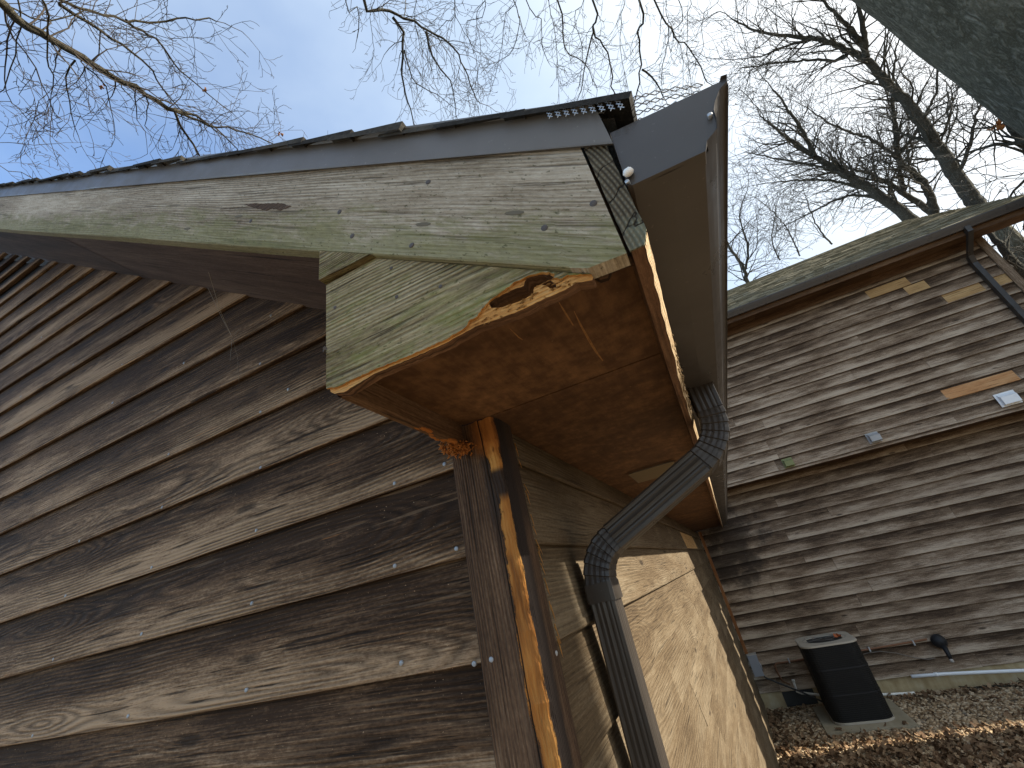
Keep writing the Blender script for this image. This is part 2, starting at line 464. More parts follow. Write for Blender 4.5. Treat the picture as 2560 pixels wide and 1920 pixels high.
def bark_mat(name, a, b, c, sc=1.0):
    t = NT(name)
    p = t.obj(); x = t.sep(p)
    q = t.comb(x[0], x[1], t.math('MULTIPLY', x[2], .28))
    n1 = t.noise(q, 15*sc, 5, .65, .35)
    rid = t.math('SUBTRACT', 1.0, t.math('MULTIPLY', t.math('ABSOLUTE', t.math('SUBTRACT', n1, .5)), 5.0), None, True)
    n = t.noise(p, 42*sc, 5, .7); n2 = t.noise(p, 1.6, 4, .6)
    h = t.math('ADD', t.math('MULTIPLY', t.math('SUBTRACT', 1.0, rid), .8), t.math('MULTIPLY', n, .7))
    col = t.ramp(t.math('MULTIPLY_ADD', h, .62, t.math('MULTIPLY_ADD', n2, .45, -.22)), [(.18, a), (.48, b), (.85, c)])
    return t.out(col, .95, t.bump(h, .06/sc), spec=.1)
M['bark'] = bark_mat('grey_green_bark', (.085, .078, .052), (.185, .172, .125), (.33, .31, .24), .8)
M['limb'] = bark_mat('limb_bark', (.035, .03, .022), (.105, .092, .062), (.23, .21, .15), 3)
M['twig'] = NT('twig_bark').out((.045, .036, .028), .9)
M['limbR'] = bark_mat('grey_limb_bark', (.045, .043, .035), (.110, .106, .086), (.20, .195, .16), 2)  # greyer bark for the limbs of the other trees
M['twigR'] = NT('far_twig_bark').out((.062, .058, .050), .9)
M['leafdead'] = NT('dead_leaf').out((.26, .115, .04), .8)

def concrete_mat(name, a, b, c):
    t = NT(name)
    p = t.obj(); x = t.sep(p)
    n = t.noise(p, 3, 6, .65); d = t.noise(t.comb(t.math('MULTIPLY', x[0], 9), x[1], t.math('MULTIPLY', x[2], 1.2)), 1, 4, .6)
    f = t.math('ADD', t.math('MULTIPLY', n, .6), t.math('MULTIPLY', d, .45))
    return t.out(t.ramp(f, [(.3, a), (.52, b), (.75, c)]), .9, t.bump(t.noise(p, 60, 4, .7), .002), spec=.1)
M['found'] = concrete_mat('stained_concrete', (.20, .125, .05), (.42, .32, .175), (.54, .48, .34))
M['pad'] = concrete_mat('concrete_pad', (.22, .18, .11), (.33, .28, .19), (.42, .37, .27))

def ground_mat():
    t = NT('pea_gravel_ground')
    p = t.obj()
    v = t.voro(p, 34, 1.0); c = t.sep(v.outputs['Color'])
    big = t.noise(p, 1.1, 4, .6)
    col = t.ramp(c[0], [(.0, (.10, .065, .035)), (.5, (.25, .185, .115)), (1., (.42, .35, .26))])
    col = t.mix(t.map(big, .42, .62, 0, .75), col, (.075, .045, .024))
    return t.out(col, .9, t.bump(t.math('SUBTRACT', 1.0, v.outputs['Distance']), .02), spec=.15)
M['ground'] = ground_mat()
def vary_mat(name, a, b, c, rough=.8):
    t = NT(name)
    bd = t.sep(t.uv('board'))
    n = t.noise(t.obj(), 40, 3, .6)
    f = t.math('MULTIPLY_ADD', n, .3, t.math('MULTIPLY_ADD', bd[0], .8, -.05))
    return t.out(t.ramp(f, [(.0, a), (.5, b), (1.0, c)]), rough, spec=.2)
M['stone'] = vary_mat('gravel_stone', (0.1456, 0.0896, 0.0448), (0.3808, 0.2632, 0.1456), (0.6048, 0.4816, 0.3248))
M['leaf'] = vary_mat('fallen_oak_leaf', (.060, .033, .017), (.165, .095, .048), (.36, .245, .14))

def endgrain_mat():
    t = NT('weathered_end_grain')
    uv = t.sep(t.uv('grain'))
    x, z = uv[0], uv[1]
    p = t.comb(x, z, 0)
    w_ = t.noise(p, 22, 3)
    d = t.math('SQRT', t.math('ADD', t.math('POWER', t.math('ADD', x, .16), 2.0), t.math('POWER', t.math('ADD', z, .1), 2.0)))
    rg = t.math('MULTIPLY_ADD', t.math('SINE', t.math('MULTIPLY_ADD', d, 2*math.pi/.0058, t.math('MULTIPLY', w_, 4))), .5, .5)
    cr = t.math('MULTIPLY_ADD', t.math('SINE', t.math('MULTIPLY_ADD', t.math('ADD', z, t.math('MULTIPLY', x, -.5)), 2*math.pi/.008, t.math('MULTIPLY', t.noise(p, 60, 2), 5))), .5, .5)
    big = t.map(t.math('ABSOLUTE', t.math('SUBTRACT', t.math('FRACT', t.math('MULTIPLY_ADD', t.math('ADD', z, t.math('MULTIPLY', x, -.35)), 21, t.math('MULTIPLY', w_, 1.6))), .5)), .0, .035, 1, 0)
    h = t.math('MULTIPLY', t.math('POWER', rg, .7), t.math('MULTIPLY_ADD', cr, .35, .65))
    col = t.ramp(t.math('MULTIPLY_ADD', h, .6, t.math('MULTIPLY', w_, .5)), [(.15, (.035, .028, .019)), (.55, (.115, .098, .066)), (1., (.22, .20, .145))])
    col = t.mix(t.map(t.math('SUBTRACT', t.noise(p, 14, 3), t.math('MULTIPLY', z, 2.6)), .45, .62, 0, .6), col, (.20, .215, .15))
    col = t.mix(big, col, (.02, .016, .012))
    h = t.math('SUBTRACT', h, big)
    return t.out(col, .85, t.bump(h, .0022), spec=.15)
M['end'] = endgrain_mat()

def post_mat():
    # corner post: grain = (z, perimeter); perimeter 0 at the corner, negative on the gable face, positive on the side face
    def post(t, u, v, sd, vn, col, hgt, fib, st):
        wobx = t.math('MULTIPLY', t.math('SUBTRACT', t.noise(t.comb(t.math('MULTIPLY', u, 20), t.math('MULTIPLY', v, 60), 1.0), 1, 6, .8), .5), .034)
        wob2 = t.math('MULTIPLY', t.math('SUBTRACT', t.noise(t.comb(t.math('MULTIPLY', u, 2.2), 3.0, 1.0), 1, 2, .5), .5), .03)
        vw = t.math('ADD', v, t.math('ADD', wobx, wob2))
        # black damp stain on the side face and on the gable face near the top
        blk = t.math('MULTIPLY', t.map(vw, -.002, .006), t.map(vw, .040, .058, 1, 0))
        col = t.mix(t.math('MULTIPLY', blk, .93), col, (.016, .012, .011))
        topd = t.math('MULTIPLY', t.map(vw, -.052, -.040), t.map(t.math('ADD', u, t.math('MULTIPLY', wobx, 3)), -.28, -.19, .25, 1))
        col = t.mix(t.math('MULTIPLY', topd, .8), col, (.022, .016, .014))
        # bare orange strip along the corner
        wid = t.math('MULTIPLY_ADD', t.noise(t.comb(t.math('MULTIPLY', u, 3.0), 8.0, 0), 1, 3, .6), .050, .003)
        strip = t.math('MULTIPLY', t.map(t.math('ADD', vw, wid), -.002, .0, 0, 1), t.map(vw, -.0005, .002, 1, 0))
        brk = t.map(t.noise(t.comb(t.math('MULTIPLY', u, 9), t.math('MULTIPLY', v, 30), 7), 1, 3, .6), .34, .40, 0, 1)
        gap = t.math('MAXIMUM', t.map(u, -.19, -.165, 1, 0), t.map(u, -.125, -.11, 0, 1))
        strip = t.math('MULTIPLY', t.math('MULTIPLY', strip, brk), gap)
        rawc = t.ramp(t.math('MULTIPLY_ADD', st, 1.2, -.1), [(.34, (.10, .035, .010)), (.46, (.36, .145, .032)), (.60, (.55, .28, .075)), (.85, (.68, .43, .17))])
        col = t.mix(strip, col, rawc)
        # rotten rusty top
        tw = t.math('ADD', u, t.math('MULTIPLY', wobx, 3.2))
        top = t.math('MULTIPLY', t.map(tw, -.095, -.055), t.math('MULTIPLY', t.map(vw, -.068, -.040), t.map(vw, .004, .012, 1, 0)))
        col = t.mix(t.math('MULTIPLY', top, .9), col, t.ramp(st, [(.3, (.12, .04, .012)), (.6, (.36, .14, .035))]))
        # long drying crack on the gable face
        crk = t.map(t.math('ABSOLUTE', t.math('ADD', t.math('ADD', v, .032), t.math('MULTIPLY', wob2, .45))), .0004, .0016, 1, 0)
        col = t.mix(crk, col, (.008, .006, .005))
        hgt = t.math('SUBTRACT', t.math('SUBTRACT', hgt, t.math('MULTIPLY', crk, 2.0)), t.math('MULTIPLY', strip, .8))
        return col, hgt
    return wood('corner_post_wood', (.045, .025, .014), (.130, .076, .043), (.29, .195, .12), ring=.006, lines=.5, relief=.0026, bal=.47, knots=0, post=post)
M['post'] = post_mat()

# ------------------------------------------------------------------ ground
GZ = -2.53
g = MB()
def gz(x, y):
    return GZ + .02*math.sin(x*1.3+y*.7) + .012*math.sin(x*3.1-y*2.3)
nx = 60
xs = [-120 + 240*i/nx for i in range(nx+1)]
g.quad([(-150, -150, GZ), (150, -150, GZ), (150, 150, GZ), (-150, 150, GZ)])
gr = g.build('ground', M['ground']); tag(gr, kind='structure')

# ------------------------------------------------------------------ near house
HA = thing('house', 'low brown gabled house wing with rotted cornice return and lap siding in front', 'house', (0, 0, GZ))
SL = .667
def rake_bot(x): return .178 - SL*x
def rake_drip(x): return .394 - SL*x
def drift(y): return max(0., y)
BOT = [-.640, -.448, -.266, -.085, .095, .271, .442, .607, .80, .975]
z = BOT[0]
low = []
while z > -2.3:
    z -= .184; low.append(z)
up = []
z = BOT[-1]
while z < 3.3:
    z += .178; up.append(z)
COURSES = sorted(low) + BOT + up

def lap_board(mb, x0, x1, zb, zt, seed, tilt=.017, thick=.021, wob=.0022, seg=.16, place=None, rng=rnd, base=0.0):
    """one bevelled lap board along local a; place(a, depth, z) -> world"""
    n = max(2, int((x1-x0)/seg))
    h = zt - zb
    sec = [(thick + .004, zb + .004), (.0035, zb), (.0006, zb + .0022), (0, zb + .006), (tilt*.55, zb + h*.55), (tilt + .002, zt)]
    vs = [-.02, -.004, 0, .004, h*.55, h]
    vn = [.9, .5, .05, .04, .55, 1]
    p1, p2 = rng.uniform(0, 6), rng.uniform(0, 6)
    k1, k2 = rng.uniform(.6, 1.3), rng.uniform(2.5, 5)
    rows, us = [], []
    for i in range(n+1):
        a = x0 + (x1-x0)*i/n
        dz = wob*(math.sin(a*k1+p1) + .5*math.sin(a*k2+p2)) + rng.uniform(-.0007, .0007)
        dd = wob*.8*math.sin(a*k1*1.4+p2)
        rows.append([place(a, d + dd*(1-q), zz + dz*(1-q)) for (d, zz), q in zip(sec, vn)])
        us.append(a)
    mb.sweep(rows, vs, us, seed, vn)
    for i in (0, n):
        r = rows[i]
        mb.quad(r if i == 0 else r[::-1], [(us[i]+seed*3.1, q) for q in (vs if i == 0 else vs[::-1])], seed)

# gable wall siding
mb = MB()
rg_ = random.Random(11)
for i, zb in enumerate(COURSES[:-1]):
    zt = COURSES[i+1] + .022
    xr = min(-.0990, (.30 - zb)/SL) if zb > .2 else -.0990
    xl = -8.0
    if xr < xl: continue
    place = lambda a, d, zz: (a, d, zz)
    if zb > 2.0:      # strips missing near the left edge: dark felt shows between narrow boards
        lap_board(mb, xl, min(xr, -2.45), zb, zb + .115, rg_.random(), place=place, rng=rg_)
        continue
    joints = {2: [-3.1], 3: [-4.2], 6: [-2.35], 8: [-3.3]}.get(i % 9, [])
    e = [xl] + joints + [xr]
    e = [q for q in e if q <= xr]
    for a, b in zip(e[:-1], e[1:]):
        lap_board(mb, a + .001, b - .001, zb, zt, rg_.random(), place=place, rng=rg_)
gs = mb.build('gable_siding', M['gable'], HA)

def nail(parent, p, axis, mat=None, r=.0046, tiltv=.2):
    m = MB()
    nrm = Vector(axis).normalized()
    nrm = (nrm + Vector((rnd.uniform(-tiltv, tiltv), rnd.uniform(-tiltv, tiltv), rnd.uniform(-tiltv, tiltv)))).normalized()
    a = nrm.orthogonal().normalized(); b = nrm.cross(a)
    p = Vector(p); k = 10
    rows = []
    for rr, h in ((r*.9, -.006), (r, .0003), (r*.8, .0008), (r*.05, .0010)):
        rows.append([p + a*(rr*math.cos(2*math.pi*j/k)) + b*(rr*math.sin(2*math.pi*j/k)) + nrm*h for j in range(k)])
    m.sweep(rows, [0]*(k+1), [0, .001, .002, .003], closed=True, sm=True)
    return m.build('nail', mat or M['nail'], parent)
NG = [(-.133,-.067),(-.272,-.072),(-.726,-.071),(-1.159,-.074),(-.287,-.248),(-.723,-.244),(-1.152,-.245),(-1.578,-.249),(-.288,-.425),(-.72,-.421),(-1.149,-.429),(-1.587,-.434),(-.126,-.447),(-.131,-.247),(-.744,.281),(-1.174,.281),(-.726,.102),(-2.056,.999),(-1.616,.814),(-1.18,.639),(-1.614,.635),(-2.047,.816),(-2.512,1.003),(-.764,.461),(-.73,.639),(-2.53,1.373),(-.632,.315),(-1.16,.102),(-1.60,.10),(-1.60,-.07),(-2.05,-.245),(-2.03,-.43),(-.72,-.62),(-.29,-.61),(-1.15,-.62)]
for x, zz in NG:
    nail(gs, (x, .0005, zz), (0, -1, .05))

# felt behind siding, solid wall core
mb = MB()
mb.quad([(-8, .03, -2.4), (-.03, .03, -2.4), (-.03, .03, .2), (-8, .03, 5.5)])
mb.build('wall_felt', M['felt'], HA)
mb = MB()
mb.box((-8, .05, GZ-.1), (-.06, 8.15, -2.36))
mb.build('foundation', M['found'], HA)

# side wall siding
mb = MB()
def sidepl(a, d, zz): return (.0062*drift(a) - d, a, zz + .0045*drift(a))
for i, zb in enumerate(COURSES[:-1]):
    if zb > -.02: break
    zt = min(COURSES[i+1] + .022, .02)
    js = {0: [2.9, 6.1], 1: [4.4], 2: [2.1, 5.2], 3: [1.7, 3.6, 6.4], 4: [1.25, 3.1, 5.9]}[i % 5]
    if abs(zb + .266) < .01: js = [3.9, 5.6]
    e = [.0855] + js + [8.16]
    for a, b in zip(e[:-1], e[1:]):
        lap_board(mb, a + .001, b - .001, zb, zt, rg_.random(), place=sidepl, rng=rg_, wob=.0015)
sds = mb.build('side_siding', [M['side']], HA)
mb = MB()   # newer tan board end under the soffit
lap_board(mb, 4.3, 6.1, -.255, -.09, .77, place=lambda a, d, zz: (.0062*a - d + .003, a, zz + .0045*a))
mb.build('new_board', M['newtan'], HA)['label'] = 'fresh tan patch board below the soffit'

# corner post: perimeter strip with rough chipped corner
mb = MB()
rp = random.Random(5)
z0, z1 = GZ + .05, -.0015
ztop, n = z1, 120
px0, py0 = -.1065, .0865
cxp, cyp = .0098, -.0098
sec = [(px0, .03, -.138), (px0, cyp+.002, -.1105), (px0+.002, cyp, -.1085)]
for k in range(1, 9): sec.append((px0 + (cxp-px0)*k/9.0, cyp, -.1082 + .1082*k/9.0))
sec += [(cxp-.006, cyp+.0004, -.006), (cxp-.002, cyp+.002, -.001), (cxp-.0003, cyp+.006, .005)]
for k in range(1, 6): sec.append((cxp, cyp + (py0-cyp)*k/6.0, .0963*k/6.0))
sec += [(cxp-.002, py0, .0963), (-.03, py0, .13)]
rows, us = [], []
for i in range(n+1):
    zz = z1 + (-1.6 if i == n else -(i/(n-1))*1.25)
    zz = max(zz, z0)
    r = []
    for (x, y, v) in sec:
        ch = 0
        if -.03 < v < .01:
            ch = .0035*abs(math.sin(zz*23+1)*math.sin(zz*61)) + rp.uniform(0, .0012)
        tp = max(0, 1-(z1-zz)/.10)
        r.append((x - (ch + tp*.004 if x > -.03 and y < .02 else 0), y + (ch if y < 0 else 0) + (.003*tp*math.sin(v*200) if y < 0 else 0), zz))
    rows.append(r); us.append(zz)
us = [q for q in us]
mb.sweep(rows, [q[2] for q in sec], us, 0.0, sm=False)
mb.build('corner_post', M['post'], HA)
po = HA.children[-1]
nail(po, (-.084, cyp-.0004, -.444), (0, -1, 0)); nail(po, (cxp+.0004, .068, -.46), (1, 0, 0))
# splinters along the back edge of the post
mb = MB()
for k in range(26):
    zz = -rp.uniform(.02, .7)
    p = Vector((cxp + .001, py0 + rp.uniform(-.002, .004), zz))
    dv = Vector((rp.uniform(0, .006), rp.uniform(-.002, .008), -rp.uniform(.008, .035)))
    mb.tube([p, p + dv*.6, p + dv], [.0013, .001, .0002], 4)
tag(mb.build('torn_fibre', M['raw'], HA), kind='stuff')

# soffit panels
FX = .381
def eave(y): return (.0088*drift(y), .0108*drift(y))
mb = MB()
mb.box((-.066, -.3705, 0), (.3805, -.0090, .011), .3, 0)
ys = [-.0035, 2.436, 4.876, 8.16]
for a, b in zip(ys[:-1], ys[1:]):
    n = 6
    for i in range(n):
        ya, yb = a + (b-a-.003)*i/n, a + (b-a-.003)*(i+1)/n
        xa, za = eave(ya); xb, zb = eave(yb)
        wa, wb = -.02, -.02
        mb.quad([(wa, ya, za), (wb, yb, zb), (.3805+xb, yb, zb), (.3805+xa, ya, za)])
        mb.quad([(wa, ya, za+.011), (.3805+xa, ya, za+.011), (.3805+xb, yb, zb+.011), (wb, yb, zb+.011)])
    xa, za = eave(a)
    mb.quad([(-.02, a, za), (.3805+xa, a, za), (.3805+xa, a, za+.011), (-.02, a, za+.011)])
sf = mb.build('soffit', M['soffit'], HA)
# long pale scrapes in the soffit
def onsoffit(u, v):
    r = ray(u, v); return CAM + r*((-.0006 - CAM.z)/r.z)
zz7 = lambda a, b: (1180+a*.1808, 640+b*.1808)
for pts, wd in (([(1190, 620), (1250, 720), (1330, 850), (1400, 960)], .0014), ([(1410, 760), (1500, 950), (1640, 1200), (1720, 1330), (1810, 1450)], .0021), ([(520, 1000), (640, 1120), (700, 1160)], .0012)):
    mb = MB(); P = [onsoffit(*zz7(*q)) for q in pts]
    n = len(P)
    for i in range(n-1):
        wa, wb = wd*math.sin(math.pi*(i+.25)/n), wd*math.sin(math.pi*(i+1.25)/n)
        d_ = (P[i+1]-P[i]).normalized(); q_ = Vector((-d_.y, d_.x, 0))
        mb.quad([P[i]-q_*wa, P[i+1]-q_*wb, P[i+1]+q_*wb, P[i]+q_*wa], None, .3)
    mb.build('scrape', M['scrape'], sf)
# perforated soffit vent
mb = MB()
mb.quad([(.113, 1.046, .0118), (.299, 1.046, .0118), (.299, 1.299, .0118), (.113, 1.299, .0118)])
mb.build('vent_dark_backing', M['black'], sf)  # flat black sheet, colours in the shade behind the slats
mb = MB()
vx0, vx1, vy0, vy1 = .112, .300, 1.045, 1.30
e = .0123
mb.box((vx0, vy0, e-.0135), (vx1, vy0+.008, e-.012)); mb.box((vx0, vy1-.008, e-.0135), (vx1, vy1, e-.012))
mb.box((vx0, vy0, e-.0134), (vx0+.008, vy1, e-.0121)); mb.box((vx1-.008, vy0, e-.0134), (vx1, vy1, e-.0121))
for k in range(15):
    y = vy0 + .012 + (vy1-vy0-.024)*k/14
    mb.quad([(vx0+.008, y-.004, e-.0135), (vx1-.008, y-.004, e-.0135), (vx1-.008, y+.0035, e-.0150), (vx0+.008, y+.0035, e-.0150)])
mb.build('soffit_vent', NT('tan_vent_metal').out((.13, .098, .055), .6), sf)

# fascia with chamfered splintery lower edge
mb = MB()
rf = random.Random(3)
rows, us = [], []
n = 90
for i in range(n+1):
    q = i/n
    y = -.401 + 8.56*(q**1.8)
    dx, dz = eave(y)
    c = rf.uniform(-.002, .002) + (.004*abs(math.sin(y*31)) if .0 < y < .5 else 0)
    rows.append([(FX+dx, y, .152+dz), (FX+dx, y, -.043+dz), (FX+.0155-c*.6+dx, y, -.0435+dz+abs(c)*.4), (FX+.024+dx, y, -.024+dz+c*1.6), (FX+.024+dx, y, .152+dz)])
    us.append(y)
mb.sweep(rows, [.2, .0, -.016, -.034, -.21], us, .21, mis=[0, 0, 1, 0])
fa = mb.build('fascia', [M['fascia'], M['pale']], HA)
mb = MB()
o = [(.3795, -.043), (.3965, -.043), (.4052, -.024), (.4052, .1515), (.3795, .1515)]
o = jag(o + [o[0]], .0006, .012, rf)[:-1]
mb.poly(o, [], -.4035, -.4005, .1)
eg = mb.build('end_grain', M['end'], fa)
# torn pale splinters on the fascia edge
mb = MB()
for k in range(70):
    y = rf.uniform(-.12, .42)
    dx, dz = eave(y)
    p = Vector((FX+.021+dx+rf.uniform(-.004, .003), y, -.028+dz+rf.uniform(-.008, .006)))
    dv = Vector((rf.uniform(-.002, .003), rf.uniform(.004, .022), rf.uniform(-.007, .001)))
    mb.tube([p, p+dv*.5+Vector((0, 0, rf.uniform(-.002, .001))), p+dv], [.0012, .0012, .0003], 4)
tag(mb.build('torn_fibre', M['pale'], fa), kind='stuff')

# rake board
mb = MB()
o = [(-8.0, rake_bot(-8.0)), (.330, -.0405), (.3755, -.0435), (.3755, .16), (.30, .205), (-8.0, rake_drip(-8.0)+.05)]
XA = [-8 + .25*i for i in range(33)] + [.1, .2, .31]
rows, us = [], []
for x in XA:
    zb_, zt_ = rake_bot(x) + .0012*math.sin(x*5), rake_drip(x) + .04
    c = .002
    sec = [(-.378, zb_+.0), (-.4012, zb_), (-.403, zb_+.0022), (-.403, (zb_*2+zt_)/3), (-.403, (zb_+2*zt_)/3), (-.403, zt_)]
    rows.append([(x, a, b) for a, b in sec]); us.append(x/.832)
mb.sweep(rows, [-.025, -.001, .0018, .0709, .1418, .2127], us, .35, vn=[0, 0, .01, .33, .66, 1])
X0 = .31
z0_ = rake_bot(X0)
tail = [(X0, z0_), (.330, -.0405), (.3755, -.0435), (.3755, rake_drip(.3755)+.04), (X0, rake_drip(X0)+.04)]
b = len(mb.v)
mb.v += [(x, -.403, z) for x, z in tail]
mb.face(tuple(range(b, b+5)), [(x/.832 + .35*3.1, (z-rake_bot(x))*.832) for x, z in tail], [(.35, max(0, min(1, (z-rake_bot(x))*.832/.2127))) for x, z in tail])
for p, q in ((0, 1), (1, 2), (2, 3)):
    (xa, za), (xb, zb) = tail[p], tail[q]
    mb.quad([(xa, -.403, za), (xa, -.378, za), (xb, -.378, zb), (xb, -.403, zb)], None, .35)
rk = mb.build('rake_board', M['rake'], HA)
for x, zz in [(.363,.047),(.296,.047),(.097,.138),(-.016,.228),(-.285,.44),(.143,.25),(-.043,.305)]:
    nail(rk, (x, -.4032, zz), (0, -1, 0), M['nailrust'], .005)

def scar(o, name, mat, parent, y=-.4034, amp=.0012):
    mb = MB(); oo = jag(o + [o[0]], amp, .006, rnd)[:-1]
    mb.poly(oo, [], y - .0003, y + .0005, .3)
    return mb.build(name, mat, parent)
scar([(-.315, .512), (-.272, .486), (-.248, .468), (-.222, .452), (-.205, .441), (-.170, .409), (-.165, .404), (-.195, .412), (-.222, .436), (-.238, .440), (-.262, .462), (-.285, .483)], 'gouge', M['gouge'], rk)
scar([(-.40, .555), (-.36, .532), (-.30, .494), (-.33, .512)], 'gouge', M['gouge'], rk)
for x, zz in ((-.517, .566), (-.328, .483), (.264, .097), (.122, .167)):
    scar([(x + .011*math.cos(a*.7)*1.2 - .004*math.sin(a*.7), zz + .006*math.sin(a*.7) - .006*math.cos(a*.7)) for a in range(9)], 'knot', M['knot'], rk, -.4033, .0006)
# sloped soffit under the rake
mb = MB()
for a, b in ((-8, -4), (-4, -1.6), (-1.6, -.087)):
    mb.quad([(a, -.378, .222-SL*a), (a, .04, .222-SL*a), (b-.002, .04, .222-SL*b), (b-.002, -.378, .222-SL*b)], [(a, 0), (a, .4), (b, .4), (b, 0)], abs(a)*.1)
mb.quad([(-8, -.378, .234+SL*8), (-.087, -.378, .234+SL*.087), (-.087, .04, .234+SL*.087), (-8, .04, .234+SL*8)])
M['rsoffit'] = wood('dark_rake_soffit', (.030, .019, .014), (.072, .046, .034), (.14, .10, .078), ring=.012, lines=.2, relief=.0008, knots=.05)
mb.build('rake_soffit', M['rsoffit'], HA)

# cornice return: orange core with the hole, weathered skin in front, flush upper board, end board
rc = random.Random(21)
hole = [(.197,-.011),(.209,-.009),(.229,-.008),(.246,-.010),(.252,-.001),(.266,-.003),(.280,-.005),(.284,-.013),(.279,-.015),(.284,-.023),(.283,-.029),(.277,-.028),(.272,-.020),(.267,-.015),(.258,-.015),(.255,-.023),(.240,-.025),(.225,-.024),(.209,-.021),(.199,-.016)]
core_bot = [(-.072,-.048),(-.055,-.052),(.002,-.044),(.061,-.046),(.121,-.046),(.168,-.041),(.204,-.045),(.239,-.047),(.269,-.045),(.293,-.046),(.311,-.043),(.3285,-.049)]
hole = [(.245 + (x-.245)*1.06, min(z - .0045 - (.0035 if z < -.0125 else -.001), rake_bot(x) - .0055)) for x, z in hole]
hj = jag(hole + [hole[0]], .0007, .004, rc)[:-1]
out = [(-.083, .160), (-.083, -.030), (-.0795, -.042)] + jag(core_bot, .0006, .006, rc) + [(.331, -.046), (.3305, rake_bot(.3305)-.001), (.0225, rake_bot(.0225)-.001), (.0215, .160)]
mb = MB()
mb.poly(out, [hj], -.3895, -.3715, .45, 0, 1)
cr = mb.build('cornice_return', [M['raw'], M['fascia']], HA)
cr['label'] = 'rotted return board with a hole and bare orange wood along its lower edge'
skin_edge = [(-.0845,-.036),(-.06,-.0415),(.002,-.040),(.061,-.043),(.121,-.0435),(.150,-.040),(.160,-.036),(.165,-.030),(.176,-.030),(.184,-.022),(.201,-.0135),(.221,-.0095),(.235,-.0045),(.248,-.0050),(.258,-.0048),(.266,-.0075),(.276,-.0095),(.283,-.0135),(.289,-.0195),(.287,-.0255),(.296,-.031),(.304,-.0295),(.311,-.0335),(.3285,-.0410),(.3305,rake_bot(.3305)-.0012)]
sk = [(-.0845, .163)] + jag(skin_edge, .0009, .0035, rc) + [(.0225, rake_bot(.0225)-.0012), (.0215, .163)]
mb = MB()
mb.poly(sk, [], -.3935, -.3897, .62, 0, 1)
rf_ = mb.build('weathered_face', [M['ret'], M['raw']], cr)
for x, zz in ((-.065, .105), (.05, .125), (.055, .065), (.13, .045)):
    nail(rf_, (x, -.3937, zz), (0, -1, 0), M['nailrust'], .0032)
m = MB(); m.tube([(-.088, -.385, .028), (-.083, -.400, .026), (-.068, -.412, .019)], [.0016, .0016, .0016], 6); m.tube([(-.068, -.412, .019), (-.067, -.4128, .0186)], [.0032, .003], 8)
m.build('bent_nail', M['nailrust'], cr)
# rot fibres around the hole
mb = MB()
for k in range(90):
    base = Vector(hole[rc.randrange(len(hole))]); hc = Vector((.245, -.017))
    base = base + (base - hc).normalized()*rc.uniform(.0, .004)
    p = Vector((base.x, -.3897, base.y))
    if rc.random() < .45: p = Vector((rc.uniform(.16, .31), -.3897, rc.uniform(-.045, -.036)))
    dv = Vector((rc.uniform(-.009, .009), rc.uniform(-.0015, .0003), rc.uniform(-.001, .001)))
    mb.tube([p, p+dv*.5+Vector((0, -rc.uniform(0, .002), 0)), p+dv], [.0006, .0006, .0002], 4)
mb.build('rotten_fibres', M['raw'], cr)
mb = MB()
mb.poly([(-.0885, rake_bot(-.0885)-.001), (-.0895, .200), (-.090, .170), (.0215, .1645), (.0215, rake_bot(.0215)-.001)], [], -.4045, -.379, .8)
mb.build('upper_return_board', M['ret'], HA)
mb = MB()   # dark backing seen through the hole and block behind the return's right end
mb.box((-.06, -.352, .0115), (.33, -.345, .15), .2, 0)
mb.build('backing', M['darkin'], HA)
mb = MB()
o = [(.3305, -.028), (.336, -.034), (.346, -.035), (.353, -.028), (.366, -.0275), (.3798, -.030), (.3798, .14), (.3305, .14)]
mb.poly(o, [], -.3765, -.3545, .9)
mb.build('backing_block', M['brown'], HA)
# left end board of the return box
mb = MB()
rows, us = [], []
for i in range(13):
    y = -.3712 + .355*i/12
    sag = -.006*(i/12)
    rows.append([(-.0835, y, .2), (-.0835, y, -.042+sag), (-.079, y, -.046+sag), (-.068, y, -.045+sag+rc.uniform(-.001, .001)), (-.0663, y, -.04+sag), (-.0663, y, .2)])
    us.append(y)
mb.sweep(rows, [.25, 0, -.006, -.017, -.022, -.26], us, .17)
eb = mb.build('return_end_board', M['brown'], HA)
mb = MB()   # rust coloured fibrous tuft at the back of the end board
for k in range(520):
    q = rc.random()
    c = Vector((-.088 + .026*q, -.055 + .036*q, -.050 - .010*math.sin(q*3)))
    p = c + Vector((rc.gauss(0, .008), rc.gauss(0, .010), rc.gauss(0, .006)))
    dv = Vector((rc.uniform(-1, 1), rc.uniform(-1, .6), rc.uniform(-1, .8)))*rc.uniform(.004, .012)
    mb.tube([p, p+dv*.5, p+dv], [.0022, .0018, .0003], 4)
for k in range(12):
    q = k/11
    c = Vector((-.075 + .006*math.sin(k), -.20 + .17*q, -.046))
    mb.tube([c, c + Vector((0, .02, -.003*q)), c + Vector((0, .035, 0))], [.002, .004+.004*q, .002], 6)
mb.build('rotten_fibres', NT('rust_fibre').out((.33, .12, .028), .95), eb)

